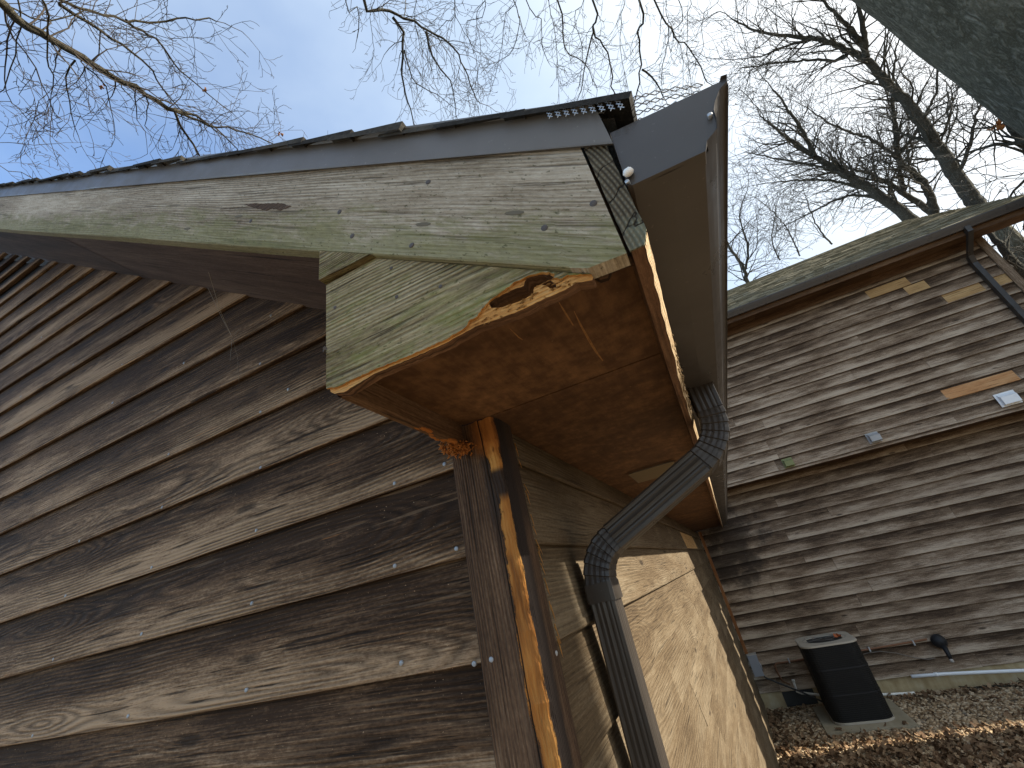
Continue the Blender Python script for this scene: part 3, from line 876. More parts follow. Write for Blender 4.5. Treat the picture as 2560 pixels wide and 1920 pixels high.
# drip edge on the rake: two lapped lengths
def drip(x0, x1, ex, seed):
    mb = MB()
    rows, us = [], []
    n = max(2, int((x1-x0)/.18))
    for i in range(n+1):
        x = x0 + (x1-x0)*i/n
        w_ = .0016*math.sin(x*7.3+seed) + .001*math.sin(x*17)
        zb, zt = rake_drip(x), .481 - SL*x
        sec = [(-.4035, zb+.004), (-.4075-ex, zb), (-.4085-ex+w_, zb+.003), (-.4085-ex+w_*1.4, (zb+zt)/2), (-.409-ex+w_, zt-.010), (-.414-ex, zt-.004), (-.4145-ex, zt), (-.30, zt+.001)]
        rows.append([(x, a, b) for a, b in sec]); us.append(x)
    mb.sweep(rows, [0, .004, .008, .04, .07, .076, .08, .2], us, seed)
    return mb.build('drip_edge', M['drip'], HA)
drip(-8, -1.13, .0, .1)
drip(-1.16, .413, .002, .6)

# roof: shingle courses with ragged rake ends
mb = MB()
rs = random.Random(9)
cs, sn = .832, .555
eave_x = .434
step = .135
k = 0
while True:
    s0 = k*step
    xe = eave_x - s0*cs
    if xe < -8: break
    off = .207 + (eave_x-.447)  # eave top height
    def up_(s, h): return (eave_x - s*cs + h*sn, .158 + s*sn + h*cs)
    y = -.417 - rs.uniform(.0, .012)
    first = True
    while y < 8.3:
        wdt = rs.uniform(.16, .34) if first else 1.2
        th = rs.uniform(.006, .013) if rs.random() < .75 else rs.uniform(.014, .026)
        y2 = min(y + wdt, 8.35)
        s1 = s0 + step*1.35
        j = rs.uniform(-.012, .012)
        hb, hf = .014, .014 + th
        a = up_(s0+j, hf); bb = up_(s0+j, hb); c = up_(s1, .016); d = up_(s1, .008)
        sd = rs.random()
        P = lambda q, yy: (q[0], yy, q[1])
        mb.quad([P(a, y), P(a, y2), P(c, y2), P(c, y)], None, sd)
        mb.quad([P(bb, y), P(bb, y2), P(a, y2), P(a, y)], None, sd)
        mb.quad([P(bb, y), P(a, y), P(c, y), P(d, y)], None, sd)
        y = y2 + .004; first = False
    k += 1
# deck under the shingles
mb.quad([(.43, -.40, .172), (.43, 8.3, .172), (-8.2, 8.3, .172+8.63*SL), (-8.2, -.40, .172+8.63*SL)])
mb.build('roof', M['shA'], HA)

# gutter
GP = [(.4165, .148), (.409, .060), (.4075, .047), (.412, .0435), (.455, .040), (.496, .0405), (.5015, .044), (.503, .054), (.510, .0585), (.518, .064), (.5235, .078), (.526, .092), (.532, .104), (.543, .117), (.5535, .124), (.556, .122), (.5585, .134), (.552, .1365), (.5495, .131)]
mb = MB()
rows, us = [], []
for i in range(25):
    y = -.400 + 8.55*(i/24)**1.4
    dx, dz = .0036*drift(y), .0012*drift(y)
    dx, dz = eave(y); dx *= .45; 
    dx0, _ = eave(y)
    r = []
    for (x, zz) in GP:
        f = (x-.4075)/.15
        r.append((x + dx0*(1-f) + dx*f, y, zz + dz*(.35 + .65*(1-f)*0) ))
    rows.append(r); us.append(y)
mb.sweep(rows, [i*.02 for i in range(len(GP))], us, .3, sm=False)
inner = []
for r in rows:
    inner.append([(x + (.0012 if k < 3 else -.0004), y, zz + .0012) for k, (x, y, zz) in enumerate(r)])
mb.sweep([q[::-1] for q in inner], [i*.02 for i in range(len(GP))], us, .3)
gu = mb.build('gutter', M['metal'], HA)
mb = MB()   # end cap with a crimped flange
cap = [(.4165, .1475), (.4075, .0465), (.413, .0435), (.496, .0402), (.503, .0535), (.510, .058), (.518, .0635), (.5235, .078), (.526, .092), (.532, .1035), (.543, .1175), (.554, .124), (.5585, .1345), (.552, .1365), (.5505, .1345)]
mb.poly(cap, [], -.4015, -.4003, .4)
for i in range(len(cap)-2):
    (xa, za), (xb, zb) = cap[i], cap[i+1]
    cxm, czm = .46, .10
    sh = lambda x, z_, k: (x + (x-cxm)*k, z_ + (z_-czm)*k)
    a, b_ = sh(xa, za, .012), sh(xb, zb, .012)
    mb.quad([(a[0], -.4062, a[1]), (b_[0], -.4062, b_[1]), (xb, -.4015, zb), (xa, -.4015, za)])
    mb.quad([(a[0], -.4062, a[1]), (a[0], -.385, a[1]), (b_[0], -.385, b_[1]), (b_[0], -.4062, b_[1])])
ec = mb.build('end_cap', M['metal'], gu)
m = MB(); 
for k in range(9):
    pass
m.tube([(.4085, -.4075, .060), (.4115, -.409, .0615), (.416, -.4075, .064), (.420, -.404, .0665)], [.003, .0055, .0055, .002], 8)
m.build('sealant_blob', M['white'], gu)
nail(ec, (.5205, -.4065, .088), (0, -1, 0), M['galv'], .003)
nail(ec, (.4085, -.4065, .052), (0, -1, 0), M['galv'], .003)
# wire guard over the gutter end
mb = MB()
def wp(a, b):      # a along y, b from the shingle to the lip
    x = .405 + .13*b
    z = .196 - .052*b + .012*math.sin(b*3.1) + .004*math.sin(a*60)
    return Vector((x, -.404 + a, z))
pit = .0125
for i in range(26):
    for sgn in (1, -1):
        pts = []
        for q in range(25):
            b = q/24
            tri = (q % 4)
            off = (0, .5, 0, -.5)[tri]*sgn*.5
            a = i*pit + (off + .25)*pit*1.1
            pts.append(wp(a, b) + Vector((0, 0, .0005*sgn)))
        mb.tube(pts, [.0009]*len(pts), 4, cap=False)
for i in range(9):
    for sgn in (1, -1):
        pts = [Vector((.355 + i*.0105 + (0, .25, 0, -.25)[q % 4]*.012*sgn, -.4175 - .0006*q, (.238 - i*.0070 - .0042*q))) for q in range(8)]
        mb.tube(pts, [.0009]*8, 4, cap=False)
mb.build('wire_guard', M['galv'], gu)

# downspout: fluted rectangular pipe with two crimped elbows
def rect_sec(w_, d, flutes=4, amp=.0016):
    """closed section (a: half width w_, b: half depth d) with shallow flutes"""
    pts = []
    c = .006
    def side(p, q, nrm):
        n = 14
        for i in range(n):
            f = i/n
            x = p[0] + (q[0]-p[0])*f; y = p[1] + (q[1]-p[1])*f
            g_ = -amp*(.5 - .5*math.cos(2*math.pi*f*flutes)) if .02 < f < .98 else 0
            pts.append((x + nrm[0]*g_, y + nrm[1]*g_))
    side((-w_+c, -d), (w_-c, -d), (0, -1)); pts.append((w_-c*.3, -d+c*.3))
    side((w_, -d+c), (w_, d-c), (1, 0)); pts.append((w_-c*.3, d-c*.3))
    side((w_-c, d), (-w_+c, d), (0, 1)); pts.append((-w_+c*.3, d-c*.3))
    side((-w_, d-c), (-w_, -d+c), (-1, 0)); pts.append((-w_+c*.3, -d+c*.3))
    return pts
def bez(p0, p1, p2, n):
    return [p0*(1-t)**2 + p1*2*t*(1-t) + p2*t*t for t in [i/n for i in range(n+1)]]
YD = .385
top = Vector((.452, YD+.045, .062)); e1 = Vector((.452, YD+.04, -.110)); e2 = Vector((.0475, YD, -.300)); bot = Vector((.0475, YD, GZ+.25))
def seg_lerp(a, b, d): return a + (b-a).normalized()*d
def rev_lerp(a, b, d): return b + (a-b).normalized()*d
pathA = [top, seg_lerp(top, e1, .06)]
elb1 = bez(rev_lerp(top, e1, .085), e1, seg_lerp(e1, e2, .085), 14)
diag = [seg_lerp(e1, e2, .085), rev_lerp(e1, e2, .070)]
elb2 = bez(rev_lerp(e1, e2, .070), e2, seg_lerp(e2, bot, .075), 12)
def pipe(mb, pts, sec, scale, seed=0):
    rows, us = [], []
    acc = 0
    b = Vector((0, 1, 0))
    for i, p in enumerate(pts):
        t = (pts[min(i+1, len(pts)-1)] - pts[max(i-1, 0)]).normalized()
        a = b.cross(t).normalized()
        if a.x < 0: a = -a
        bb = t.cross(a).normalized()
        if bb.y < 0: bb = -bb
        s = scale[i]
        rows.append([p + a*(x*s) + bb*(y*s) for x, y in sec]); us.append(acc)
        if i < len(pts)-1: acc += (pts[i+1]-p).length
    mb.sweep(rows, [j*.004 for j in range(len(sec)+1)], us, seed, closed=True, sm=False, caps=True)
sec = rect_sec(.0335, .045)
DS = bpy.data.objects.new('downspout', None); COL.objects.link(DS); DS.parent = HA; DS.location = bot - HA.location
mb = MB(); pipe(mb, [top, top*.5+elb1[0]*.5, elb1[0]], sec, [1.0, 1.0, .985]); mb.build('outlet', M['dspout'], DS)
sece = rect_sec(.0335, .045, 4, .0006)
def pleat(pts, amp):
    q, s = [], []
    for i, p in enumerate(pts):
        q.append(p); s.append(1 - amp)
        if i < len(pts)-1:
            for f, k in ((.30, 1.0), (.80, 1.03), (.90, 1-amp)):
                q.append(p + (pts[i+1]-p)*f); s.append(k)
    return q, s
q, s = pleat(elb1[::2], .035); mb = MB(); pipe(mb, q, sece, s); mb.build('elbow', M['dspout'], DS)
mb = MB(); pipe(mb, [diag[0] + (diag[0]-diag[1]).normalized()*.0, diag[0]*.5+diag[1]*.5, diag[1]], sec, [1.03, 1.03, 1.03]); mb.build('offset_pipe', M['dspout'], DS)
q, s = pleat(elb2[::2], .035); mb = MB(); pipe(mb, q, sece, s); mb.build('elbow', M['dspout'], DS)
mb = MB(); st_ = elb2[-1]; pipe(mb, [st_ + Vector((0, 0, .004)), (st_+bot)*.5, bot], sec, [.95]*3); mb.build('vertical_pipe', M['dspout'], DS)
flat = rect_sec(.0362, .0475, 0)
mb = MB(); pipe(mb, [st_ + Vector((0, 0, .012)), st_ + Vector((0, 0, -.012)), st_ + Vector((0, 0, -.030))], flat, [1.0, 1.0, 1.0]); mb.build('collar', M['dspout'], DS)

# ------------------------------------------------------------------ far house
HB = thing('house', 'tall grey brown two storey house wing with overhanging upper wall and orange patch boards', 'house', (0, 8.2, GZ))
YL, YU = 8.2, 7.65
XR = 5.88
def far_courses(name, y, z0, z1, x0, x1, seed):
    mb = MB()
    r = random.Random(seed)
    zb = z0
    i = 0
    while zb < z1:
        zt = min(zb + .178 + .02, z1 + .02)
        e = [x0]
        xx = x0 + r.uniform(.3, 2.2)
        while xx < x1 - .4:
            e.append(xx); xx += r.uniform(2.2, 5.0)
        e.append(x1)
        for a, b in zip(e[:-1], e[1:]):
            lap_board(mb, a + .0015, b - .0015, zb, zt, r.random(), tilt=.026, thick=.027, wob=.004, seg=.3, place=lambda aa, d, zz: (aa, y + d, zz), rng=r)
        zb += .178 + r.uniform(-.006, .006)
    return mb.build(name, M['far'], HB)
far_courses('lower_siding', YL, -2.325, .66, .02, XR, 31)
us_ = far_courses('upper_siding', YU, .655, 3.22, .02, XR, 37)
mb = MB()
mb.box((.02, YU+.02, .605), (XR, YU+.028, .66), .1, 0)
lap_board(mb, .02, XR, .605, .675, .31, tilt=.006, place=lambda a, d, zz: (a, YU + .008 + d, zz), seg=.4)
mb.build('skirt_board', M['far'], HB)
mb = MB()
mb.box((.02, YU+.03, .625), (XR, YL+.3, .65), .4, 0)
mb.build('overhang_soffit', M['brown'], HB)
mb = MB()
mb.box((-3, YL+.03, -2.33), (XR-.01, YL+.04, .62)); mb.box((-3, YU+.032, .652), (XR-.01, YU+.04, 3.3))
mb.build('wall_felt', M['felt'], HB)
mb = MB()
mb.box((-.2, YL+.022, GZ-.1), (XR-.02, YL+.2, -2.30))
fo = mb.build('foundation', M['found'], HB)
mb = MB()
for k in range(14):
    x = .36 + .39*k/13
    mb.box((x-.008, YL+.006, -2.50), (x+.008, YL+.02, -2.345))
mb.box((.345, YL+.019, -2.52), (.77, YL+.0215, -2.335))
mb.build('crawl_vent', M['greydark'], HB)
# replaced boards, sitting 2-3 mm proud of their course
def patch(x0, x1, zb, mat, lab, y=YU):
    mb = MB()
    lap_board(mb, x0, x1, zb + .004, zb + .168, rnd.random(), tilt=.022, thick=.016, wob=0, place=lambda a, d, zz: (a, y - .0035 + d, zz), seg=.3)
    o = mb.build('replacement_board', mat, us_); o['label'] = lab
zc = lambda k: .655 + .178*k
patch(4.14, 5.02, zc(2)-.01, M['new'], 'bright orange replacement board')
patch(4.95, 5.45, zc(10), M['newtan'], 'pale honey replacement board left of the downspout')
patch(5.55, 5.87, zc(10), M['newtan'], 'pale honey replacement board right of the downspout')
patch(4.12, 4.72, zc(13)-.02, M['newtan'], 'tan replacement board high under the eave')
patch(4.6, 4.9, zc(12)-.01, M['newtan'], 'tan stained board below the high replacement board')
# frieze, soffit, gutter
mb = MB()
mb.box((.02, YU-.012, 3.20), (XR+.02, YU+.0, 3.32), .5, 0)
mb.build('frieze_board', M['brown'], HB)
mb = MB()
for a, b in ((-3, 2.4), (2.4, 4.3), (4.3, 6.64)):
    mb.box((a, 7.26, 3.318), (b-.003, YU-.013, 3.33), abs(a), 0)
mb.box((-3, 7.243, 3.26), (6.64, 7.259, 3.45), .7, 0)
mb.build('eave_soffit', M['brown'], HB)
mb = MB()
GB = [(7.235, 3.455), (7.235, 3.345), (7.17, 3.335), (7.155, 3.365), (7.135, 3.40), (7.118, 3.44), (7.118, 3.455)]
mb.sweep([[(x, a, b) for a, b in GB] for x in (-3, 1, 3, 5, 6.64)], [i*.03 for i in range(7)], [-3, 1, 3, 5, 6.2], .2, caps=True)
mb.build('gutter', M['metal'], HB)
# roof: 8/12 shingled slope up to a ridge at y ~ 10.1
mb = MB()
rs = random.Random(13)
s0 = 0
LEN = 3.55
while s0 < LEN:
    x = -3.0
    while x < 6.66:
        x2 = min(x + rs.uniform(.12, .34), 6.66)
        th = rs.uniform(.018, .030)
        j = rs.uniform(-.004, .004)
        P = lambda s, h, xx: (xx, 7.19 + s*cs - h*sn, 3.455 + s*sn + h*cs)
        s1 = s0 + .19
        sd = rs.random()
        mb.quad([P(s0+j, th, x), P(s0+j, th, x2), P(s1, .004, x2), P(s1, .004, x)], None, sd)
        mb.quad([P(s0+j, 0, x), P(s0+j, 0, x2), P(s0+j, th, x2), P(s0+j, th, x)], None, sd)
        x = x2 + .003
    s0 += .115
yr, zr = 7.19 + LEN*cs, 3.455 + LEN*sn
mb.quad([(-3, 7.2, 3.448), (6.64, 7.2, 3.448), (6.64, yr, zr-.01), (-3, yr, zr-.01)])
mb.quad([(-3, yr, zr+.02), (6.64, yr, zr+.02), (6.64, yr+3, zr-2), (-3, yr+3, zr-2)])
mb.build('roof', M['shB'], HB)
mb = MB()
for t0, t1 in ((0, 1),):
    a = (7.20, 3.26); b = (yr, zr-.19)
    for x0, x1 in ((6.57, 6.605),):
        mb.quad([(x0, a[0], a[1]), (x1, a[0], a[1]), (x1, b[0], b[1]), (x0, b[0], b[1])])
        mb.quad([(x1, a[0], a[1]), (x1, a[0], a[1]+.17), (x1, b[0], b[1]+.17), (x1, b[0], b[1])])
        mb.quad([(x0, a[0], a[1]), (x0, b[0], b[1]), (x0, b[0], b[1]+.17), (x0, a[0], a[1]+.17)])
        mb.quad([(x0, a[0], a[1]), (x0, a[0], a[1]+.17), (x1, a[0], a[1]+.17), (x1, a[0], a[1])])
mb.build('rake_board', M['brown'], HB)
# corner boards
mb = MB(); mb.box((XR-.10, YU-.022, .60), (XR+.012, YU-.0, 3.31), .2, 2); mb.box((XR-.10, YL-.022, -2.34), (XR+.012, YL-.0, .60), .3, 2)
mb.box((XR-.01, YU, .60), (XR+.012, YU+.12, 3.31), .5, 2)
mb.quad([(XR, YU+.1, .6), (XR, yr+3, .6), (XR, yr+3, 4.5), (XR, yr, zr-.2), (XR, YU+.1, 3.6)])
mb.build('corner_board', M['far'], HB)
mb = MB(); mb.box((.052, YL-.024, -1.80), (.098, YL-.001, .07), .6, 2)
mb.build('corner_trim', M['rust'], HB)
# downspout on the far wall
mb = MB()
dsec = [(-.035, -.05), (.035, -.05), (.035, .03), (-.035, .03)]
def fpipe(pts):
    rows = [[(p[0] + a, p[1] + b, p[2]) for a, b in dsec] for p in pts]
    mb.sweep(rows, [0, .07, .15, .22, .30], [0, .4, .8, 1.2, 1.6, 2.][:len(pts)], .1, closed=True, caps=True)
fpipe([(5.53, 7.19, 3.36), (5.53, 7.20, 3.26), (5.53, 7.56, 3.02), (5.53, 7.60, 2.9), (5.53, 7.60, .4)])
mb.build('downspout', M['dspout'], HB)

# ------------------------------------------------------------------ things on and by the walls
def hood(name, x, z, w_, h, d, mat, label, dark=True):
    t = thing(name, label, 'vent', (x, YU, z-h/2), 'wall vents above the overhang')
    m = MB(); m.box((x-w_*.62, YU-.012, z-h*.62), (x+w_*.62, YU-.003, z+h*.62)); m.build('flange', mat, t)
    m = MB()
    a = [(x-w_/2, YU-.012, z+h/2), (x+w_/2, YU-.012, z+h/2), (x+w_/2, YU-d, z+h*.18), (x-w_/2, YU-d, z+h*.18)]
    b_ = [(x-w_/2, YU-.012, z-h/2), (x+w_/2, YU-.012, z-h/2), (x+w_/2, YU-d, z-h/2), (x-w_/2, YU-d, z-h/2)]
    m.quad([a[3], a[2], a[1], a[0]]); m.quad([b_[3], b_[2], a[2], a[3]]); m.quad([b_[0], b_[3], a[3], a[0]]); m.quad([b_[2], b_[1], a[1], a[2]])
    m.quad([(p[0], p[1], p[2]+.004) for p in (a[0], a[1], a[2], a[3])])
    m.build('hood', mat, t)
    m = MB(); m.box((x-w_*.46, YU-d+.012, z-h*.44), (x+w_*.46, YU-.014, z-h*.40)); m.build('flap', M['black'] if dark else mat, t)
    return t
mossy = NT('mossy_vent').out((.22, .23, .10), .7)
hood('wall_vent', 1.79, .735, .125, .12, .10, mossy, 'small green mossy vent hood left most on the grey wall')
hood('wall_vent', 3.03, .765, .135, .13, .10, metal('grey_vent', (.40, .39, .37), .5, False), 'small grey vent hood between the mossy one and the white one')
hood('wall_vent', 4.74, .80, .19, .16, .075, M['white'], 'white plastic vent hood below the orange replacement board', False)

# electrical disconnect box in the inner corner
EB = thing('electrical_box', 'grey metal electrical box in the corner where the two walls meet', 'electrical box', (.14, YL, -2.09))
m = MB(); m.box((.075, YL-.105, -2.08), (.20, YL-.006, -1.80)); m.build('case', M['greybox'], EB)
m = MB(); m.box((.070, YL-.113, -2.085), (.205, YL-.106, -1.812)); m.build('cover', M['greybox'], EB)
m = MB(); m.box((.068, YL-.118, -1.811), (.208, YL-.004, -1.795)); m.build('rain_lip', metal('light_lip', (.42, .40, .36), .5, False), EB)
m = MB(); m.tube([(.207, YL-.08, -1.92), (.214, YL-.10, -1.95), (.214, YL-.10, -2.02)], [.006, .006, .006], 6); m.build('latch', M['galv'], EB)

m = MB(); P_ = [(.19, YL-.05, -2.08), (.21, YL-.07, -2.12), (.35, YL-.12, -2.19), (.60, YL-.25, -2.30), (.80, YL-.40, -2.40), (.95, YL-.55, -2.42)]
m.tube(P_, [.012]*6, 8)
tag(m.build('power_conduit', M['greydark']), 'grey flexible conduit running from the electrical box towards the condenser', 'conduit')

m = MB()
m.tube([(.50, YL-.05, -2.24), (.42, YL-.05, -2.19), (.40, YL-.05, -2.08), (.40, YL-.05, -1.99), (.43, YL-.045, -1.967), (.62, YL-.04, -1.965), (1.65, YL-.04, -1.955), (2.42, YL-.04, -1.935)], [.011, .012, .013, .013, .013, .013, .013, .013], 8)
cp = thing('water_pipe', 'brown copper pipe strapped along the grey siding behind the condenser', 'pipe', (1.4, YL, -1.97))
m.build('pipe', M['copper'], cp)
for x in (.62, 1.70, 2.25):
    m = MB(); m.box((x-.008, YL-.056, -1.985), (x+.008, YL-.003, -1.925)); m.build('strap', M['galv'], cp)
LF = thing('faucet', 'black round capped fixture with a tilted neck at the end of the copper pipe', 'light fixture', (2.54, YL, -1.98))  # capped faucet at the end of the copper pipe
m = MB()
c = Vector((2.535, YL-.075, -1.975))
rows = []
K = 18
for r_, o_ in ((.012, -.07), (.075, -.062), (.088, -.03), (.086, .0), (.066, .035), (.035, .055), (.004, .06)):
    rows.append([c + Vector((r_*math.cos(2*math.pi*j/K), -o_, r_*math.sin(2*math.pi*j/K))) for j in range(K)])
m.sweep(rows, [0]*(K+1), list(range(7)), closed=True, sm=True); m.build('cap', M['black'], LF)
m = MB(); m.tube([c + Vector((.01, -.03, -.05)), c + Vector((.0, -.07, -.12)), c + Vector((-.01, -.10, -.19))], [.034, .027, .022], 10); m.build('neck', M['black'], LF)
m = MB(); m.tube([c + Vector((-.01, -.10, -.19)), c + Vector((-.012, -.11, -.212)), c + Vector((-.014, -.115, -.225))], [.020, .022, .014], 10); m.build('nozzle', NT('dull_brass').out((.45, .40, .34), .5), LF)
m = MB()
m.tube([(1.5, YL-.02, -2.02), (1.66, YL-.02, -2.0), (1.82, YL-.02, -2.0), (2.0, YL-.02, -2.05), (2.18, YL-.02, -2.13), (2.32, YL-.02, -2.165), (2.40, YL-.02, -2.16)], [.006]*7, 6)
tag(m.build('thin_cable', NT('dull_cable').out((.18, .15, .12), .7)), 'thin dull cable drooping across the grey siding under the copper pipe', 'cable')

m = MB(); m.tube([(2.02, YL-.045, -2.325), (2.4, YL-.045, -2.34), (2.8, YL-.045, -2.37), (3.3, YL-.045, -2.41), (4.6, YL-.045, -2.46)], [.021]*5, 10)
m.tube([(2.285, YL-.045, -2.333), (2.325, YL-.045, -2.335)], [.0235]*2, 10)
tag(m.build('drain_pipe', M['white']), 'long white plastic pipe running along the foundation at the right', 'pipe')
m = MB()
m.tube([(.565, YL-.07, -2.19), (.552, YL-.07, -2.29), (.556, YL-.072, -2.33), (.60, YL-.075, -2.352), (.80, YL-.08, -2.395), (1.67, YL-.10, -2.480), (1.95, YL-.11, -2.492)], [.017, .017, .018, .018, .017, .017, .017], 10)
m.tube([(.566, YL-.07, -2.185), (.563, YL-.07, -2.215)], [.021]*2, 10)
tag(m.build('condensate_pipe', M['cream']), 'cream bent condensate pipe passing behind the condenser near the ground', 'pipe')

# condenser on its pad
PD = MB()
ptop = -2.502
PD.box((.66, 6.92, GZ-.03), (1.62, 8.02, ptop), .1, 0)
tag(PD.build('concrete_pad', M['pad']), 'square concrete pad under the black condenser', 'concrete pad')
AX0, AX1, AY0, AY1 = .795, 1.475, 7.10, 7.93
AC = thing('air_conditioner', 'tall black air conditioner condenser with a tan lid on a concrete pad', 'air conditioner', ((AX0+AX1)/2, (AY0+AY1)/2, ptop))
def rsq(x0, x1, y0, y1, r, n=6):
    out = []
    for (cx_, cy_, a0) in ((x1-r, y0+r, -90), (x1-r, y1-r, 0), (x0+r, y1-r, 90), (x0+r, y0+r, 180)):
        for i in range(n+1):
            a = math.radians(a0 + 90*i/n)
            out.append((cx_ + r*math.cos(a), cy_ + r*math.sin(a)))
    return out
def prism(m, o, za, zb, capt=True, capb=True, seed=0):
    k = len(o)
    per = [0]
    for i in range(k): per.append(per[-1] + (Vector(o[(i+1) % k]) - Vector(o[i])).length)
    m.sweep([[(x, y, za) for x, y in o], [(x, y, zb) for x, y in o]], per, [za, zb], seed, closed=True)
    if capt: m.quad([(x, y, zb) for x, y in o])
    if capb: m.quad([(x, y, za) for x, y in o][::-1])
def grille_mat():
    t = NT('black_coil_guard')
    uv = t.sep(t.uv('grain'))
    a = t.math('ABSOLUTE', t.math('SUBTRACT', t.math('FRACT', t.math('MULTIPLY', uv[1], 78)), .5))
    b = t.math('ABSOLUTE', t.math('SUBTRACT', t.math('FRACT', t.math('MULTIPLY', uv[0], 50)), .5))
    h = t.math('MAXIMUM', t.map(a, .32, .46), t.map(b, .38, .48))
    n = t.noise(t.obj(), 6, 4)
    col = t.mix(h, (.003, .003, .003), t.mix(n, (.012, .012, .011), (.026, .025, .022)))
    return t.out(col, .55, t.bump(h, .004), spec=.3)
M['coil'] = grille_mat()
M['actan'] = metal('tan_condenser_paint', (.44, .39, .31), .5, False, .3)
zb0, zt0 = ptop + .026, -1.672
m = MB(); prism(m, rsq(AX0, AX1, AY0, AY1, .15), ptop + .002, zb0); m.build('base_pan', M['actan'], AC)
m = MB(); prism(m, rsq(AX0+.008, AX1-.008, AY0+.008, AY1-.008, .145), zb0, zt0, False, False); cg = m.build('coil_guard', M['coil'], AC)
for zz in (-2.20, -1.93):
    m = MB(); prism(m, rsq(AX0+.003, AX1-.003, AY0+.003, AY1-.003, .148), zz-.008, zz+.008, False, False); m.build('guard_band', M['black'], AC)
o = rsq(AX0-.004, AX1+.004, AY0-.004, AY1+.004, .155)
m = MB(); prism(m, o, zt0, zt0+.016, False, True)
cxa, cya, RR = (AX0+AX1)/2, (AY0+AY1)/2, .27
k = len(o)
circ = []
for x, y in o:
    a = math.atan2(y-cya, x-cxa); circ.append((cxa+RR*math.cos(a), cya+RR*math.sin(a)))
rows = [[(x, y, zt0+.016) for x, y in o], [(cxa+(x-cxa)*.98, cya+(y-cya)*.98, zt0+.021) for x, y in o], [(x, y, zt0+.022) for x, y in circ], [(x, y, zt0+.008) for x, y in circ]]
m.sweep(rows, [0]*(k+1), [0, .05, .1, .2], closed=True); m.build('lid', M['actan'], AC)
m = MB(); m.sweep([[(x, y, zt0+.0075) for x, y in circ], [(x, y, zt0+.004) for x, y in circ]], [0]*(k+1), [0, .1], closed=True); m.quad([(x, y, zt0+.004) for x, y in circ]); m.build('fan_dark_disc', M['black'], AC)  # shallow black disc, its colour stands in for a deep shaded fan opening
m = MB()
for i in (4, 8):
    r = RR*i/8
    pts = [(cxa+r*math.cos(2*math.pi*j/40), cya+r*math.sin(2*math.pi*j/40), zt0+.023+.006*(1-(i/8)**2)) for j in range(41)]
    m.tube(pts, [.002]*41, 4, cap=False)
for j in range(4):
    a = 2*math.pi*j/4 + .4
    m.tube([(cxa+.03*math.cos(a), cya+.03*math.sin(a), zt0+.029), (cxa+RR*math.cos(a), cya+RR*math.sin(a), zt0+.022)], [.0025]*2, 4)
m.build('fan_guard', NT('grey_wire').out((.22, .21, .19), .5), AC)

# leaves
def leaf(m, p, size, yaw, pitch, curl, seed, rng):
    """lobed oak leaf, 2 x n strip curled along its length"""
    n = 6
    w_ = [.08, .42, .26, .5, .3, .34, .03]
    rot = Matrix.Rotation(yaw, 3, 'Z') @ Matrix.Rotation(pitch, 3, 'X') @ Matrix.Rotation(rng.uniform(-.7, .7), 3, 'Y')
    rows = []
    for i in range(n+1):
        t = i/n - .5
        zz = curl*size*(t*t*2 - .3)
        ww = w_[i]*size*.62
        q = [Vector((-ww, t*size, zz + ww*.35*curl)), Vector((0, t*size, zz)), Vector((ww, t*size, zz + ww*.35*curl))]
        rows.append([Vector(p) + rot @ v for v in q])
    m.sweep(rows, [0, .01, .02], [i*.01 for i in range(n+1)], seed, vn=[.5]*3)
for k, (x, y, yaw) in enumerate(((1.29, 7.44, .4), (1.33, 7.47, 2.2))):
    m = MB(); leaf(m, (x, y, zt0+.045), .085, yaw, .5, .6, .5, rnd)
    tag(m.build('oak_leaf', NT('red_leaf').out((.36, .10, .035), .8)), 'curled red oak leaf lying on the condenser lid', 'leaf', 'red leaves on the condenser')
m = MB()
rl = random.Random(2)
for k in range(16):
    a, r = rl.uniform(0, 6.28), rl.uniform(0, .33)
    leaf(m, (cxa + r*math.cos(a), cya + r*math.sin(a)*.9, zt0+.034), rl.uniform(.012, .03), rl.uniform(0, 6), 0, .3, rl.random(), rl)
tag(m.build('leaf_crumbs', M['leaf']), 'dark crumbs of leaves scattered on the condenser lid', 'leaf crumbs', kind='stuff')

m = MB()
rl = random.Random(4)
def litter(x, y):
    v = .5 + .5*math.sin(x*2.1+.6)*math.cos(y*1.7+1.2)
    near = max(0, min(1, (6.85-y)/.5))
    return .03 + .16*v + .80*near
cnt = 0
while cnt < 5200:
    x, y = rl.uniform(-.05, 4.6), rl.uniform(5.0, 8.1)
    if .64 < x < 1.64 and 6.89 < y < 8.04 and (y > 7.03 or rl.random() < .6): continue
    wall = y > 7.95 or (x < .25 and y > 6.8)
    if rl.random() > litter(x, y) and not (wall and rl.random() < .6): continue
    if y > 8.17 or x < .06: continue
    leaf(m, (x, y, GZ + rl.uniform(.015, .05)), rl.uniform(.04, .095), rl.uniform(0, 6.28), rl.uniform(-.8, .8), rl.uniform(-.7, .9), rl.random(), rl)
    cnt += 1
tag(m.build('fallen_leaves', M['leaf']), 'brown oak leaf litter over the gravel in front of the grey wall', 'leaf litter', kind='stuff')
m = MB()
ico = [(0, 0, 1), (.89, 0, .45), (.28, .85, .45), (-.72, .53, .45), (-.72, -.53, .45), (.28, -.85, .45), (.72, .53, -.45), (-.28, .85, -.45), (-.89, 0, -.45), (-.28, -.85, -.45), (.72, -.53, -.45), (0, 0, -1)]
icf = [(0,1,2),(0,2,3),(0,3,4),(0,4,5),(0,5,1),(1,6,2),(2,7,3),(3,8,4),(4,9,5),(5,10,1),(6,7,2),(7,8,3),(8,9,4),(9,10,5),(10,6,1)]
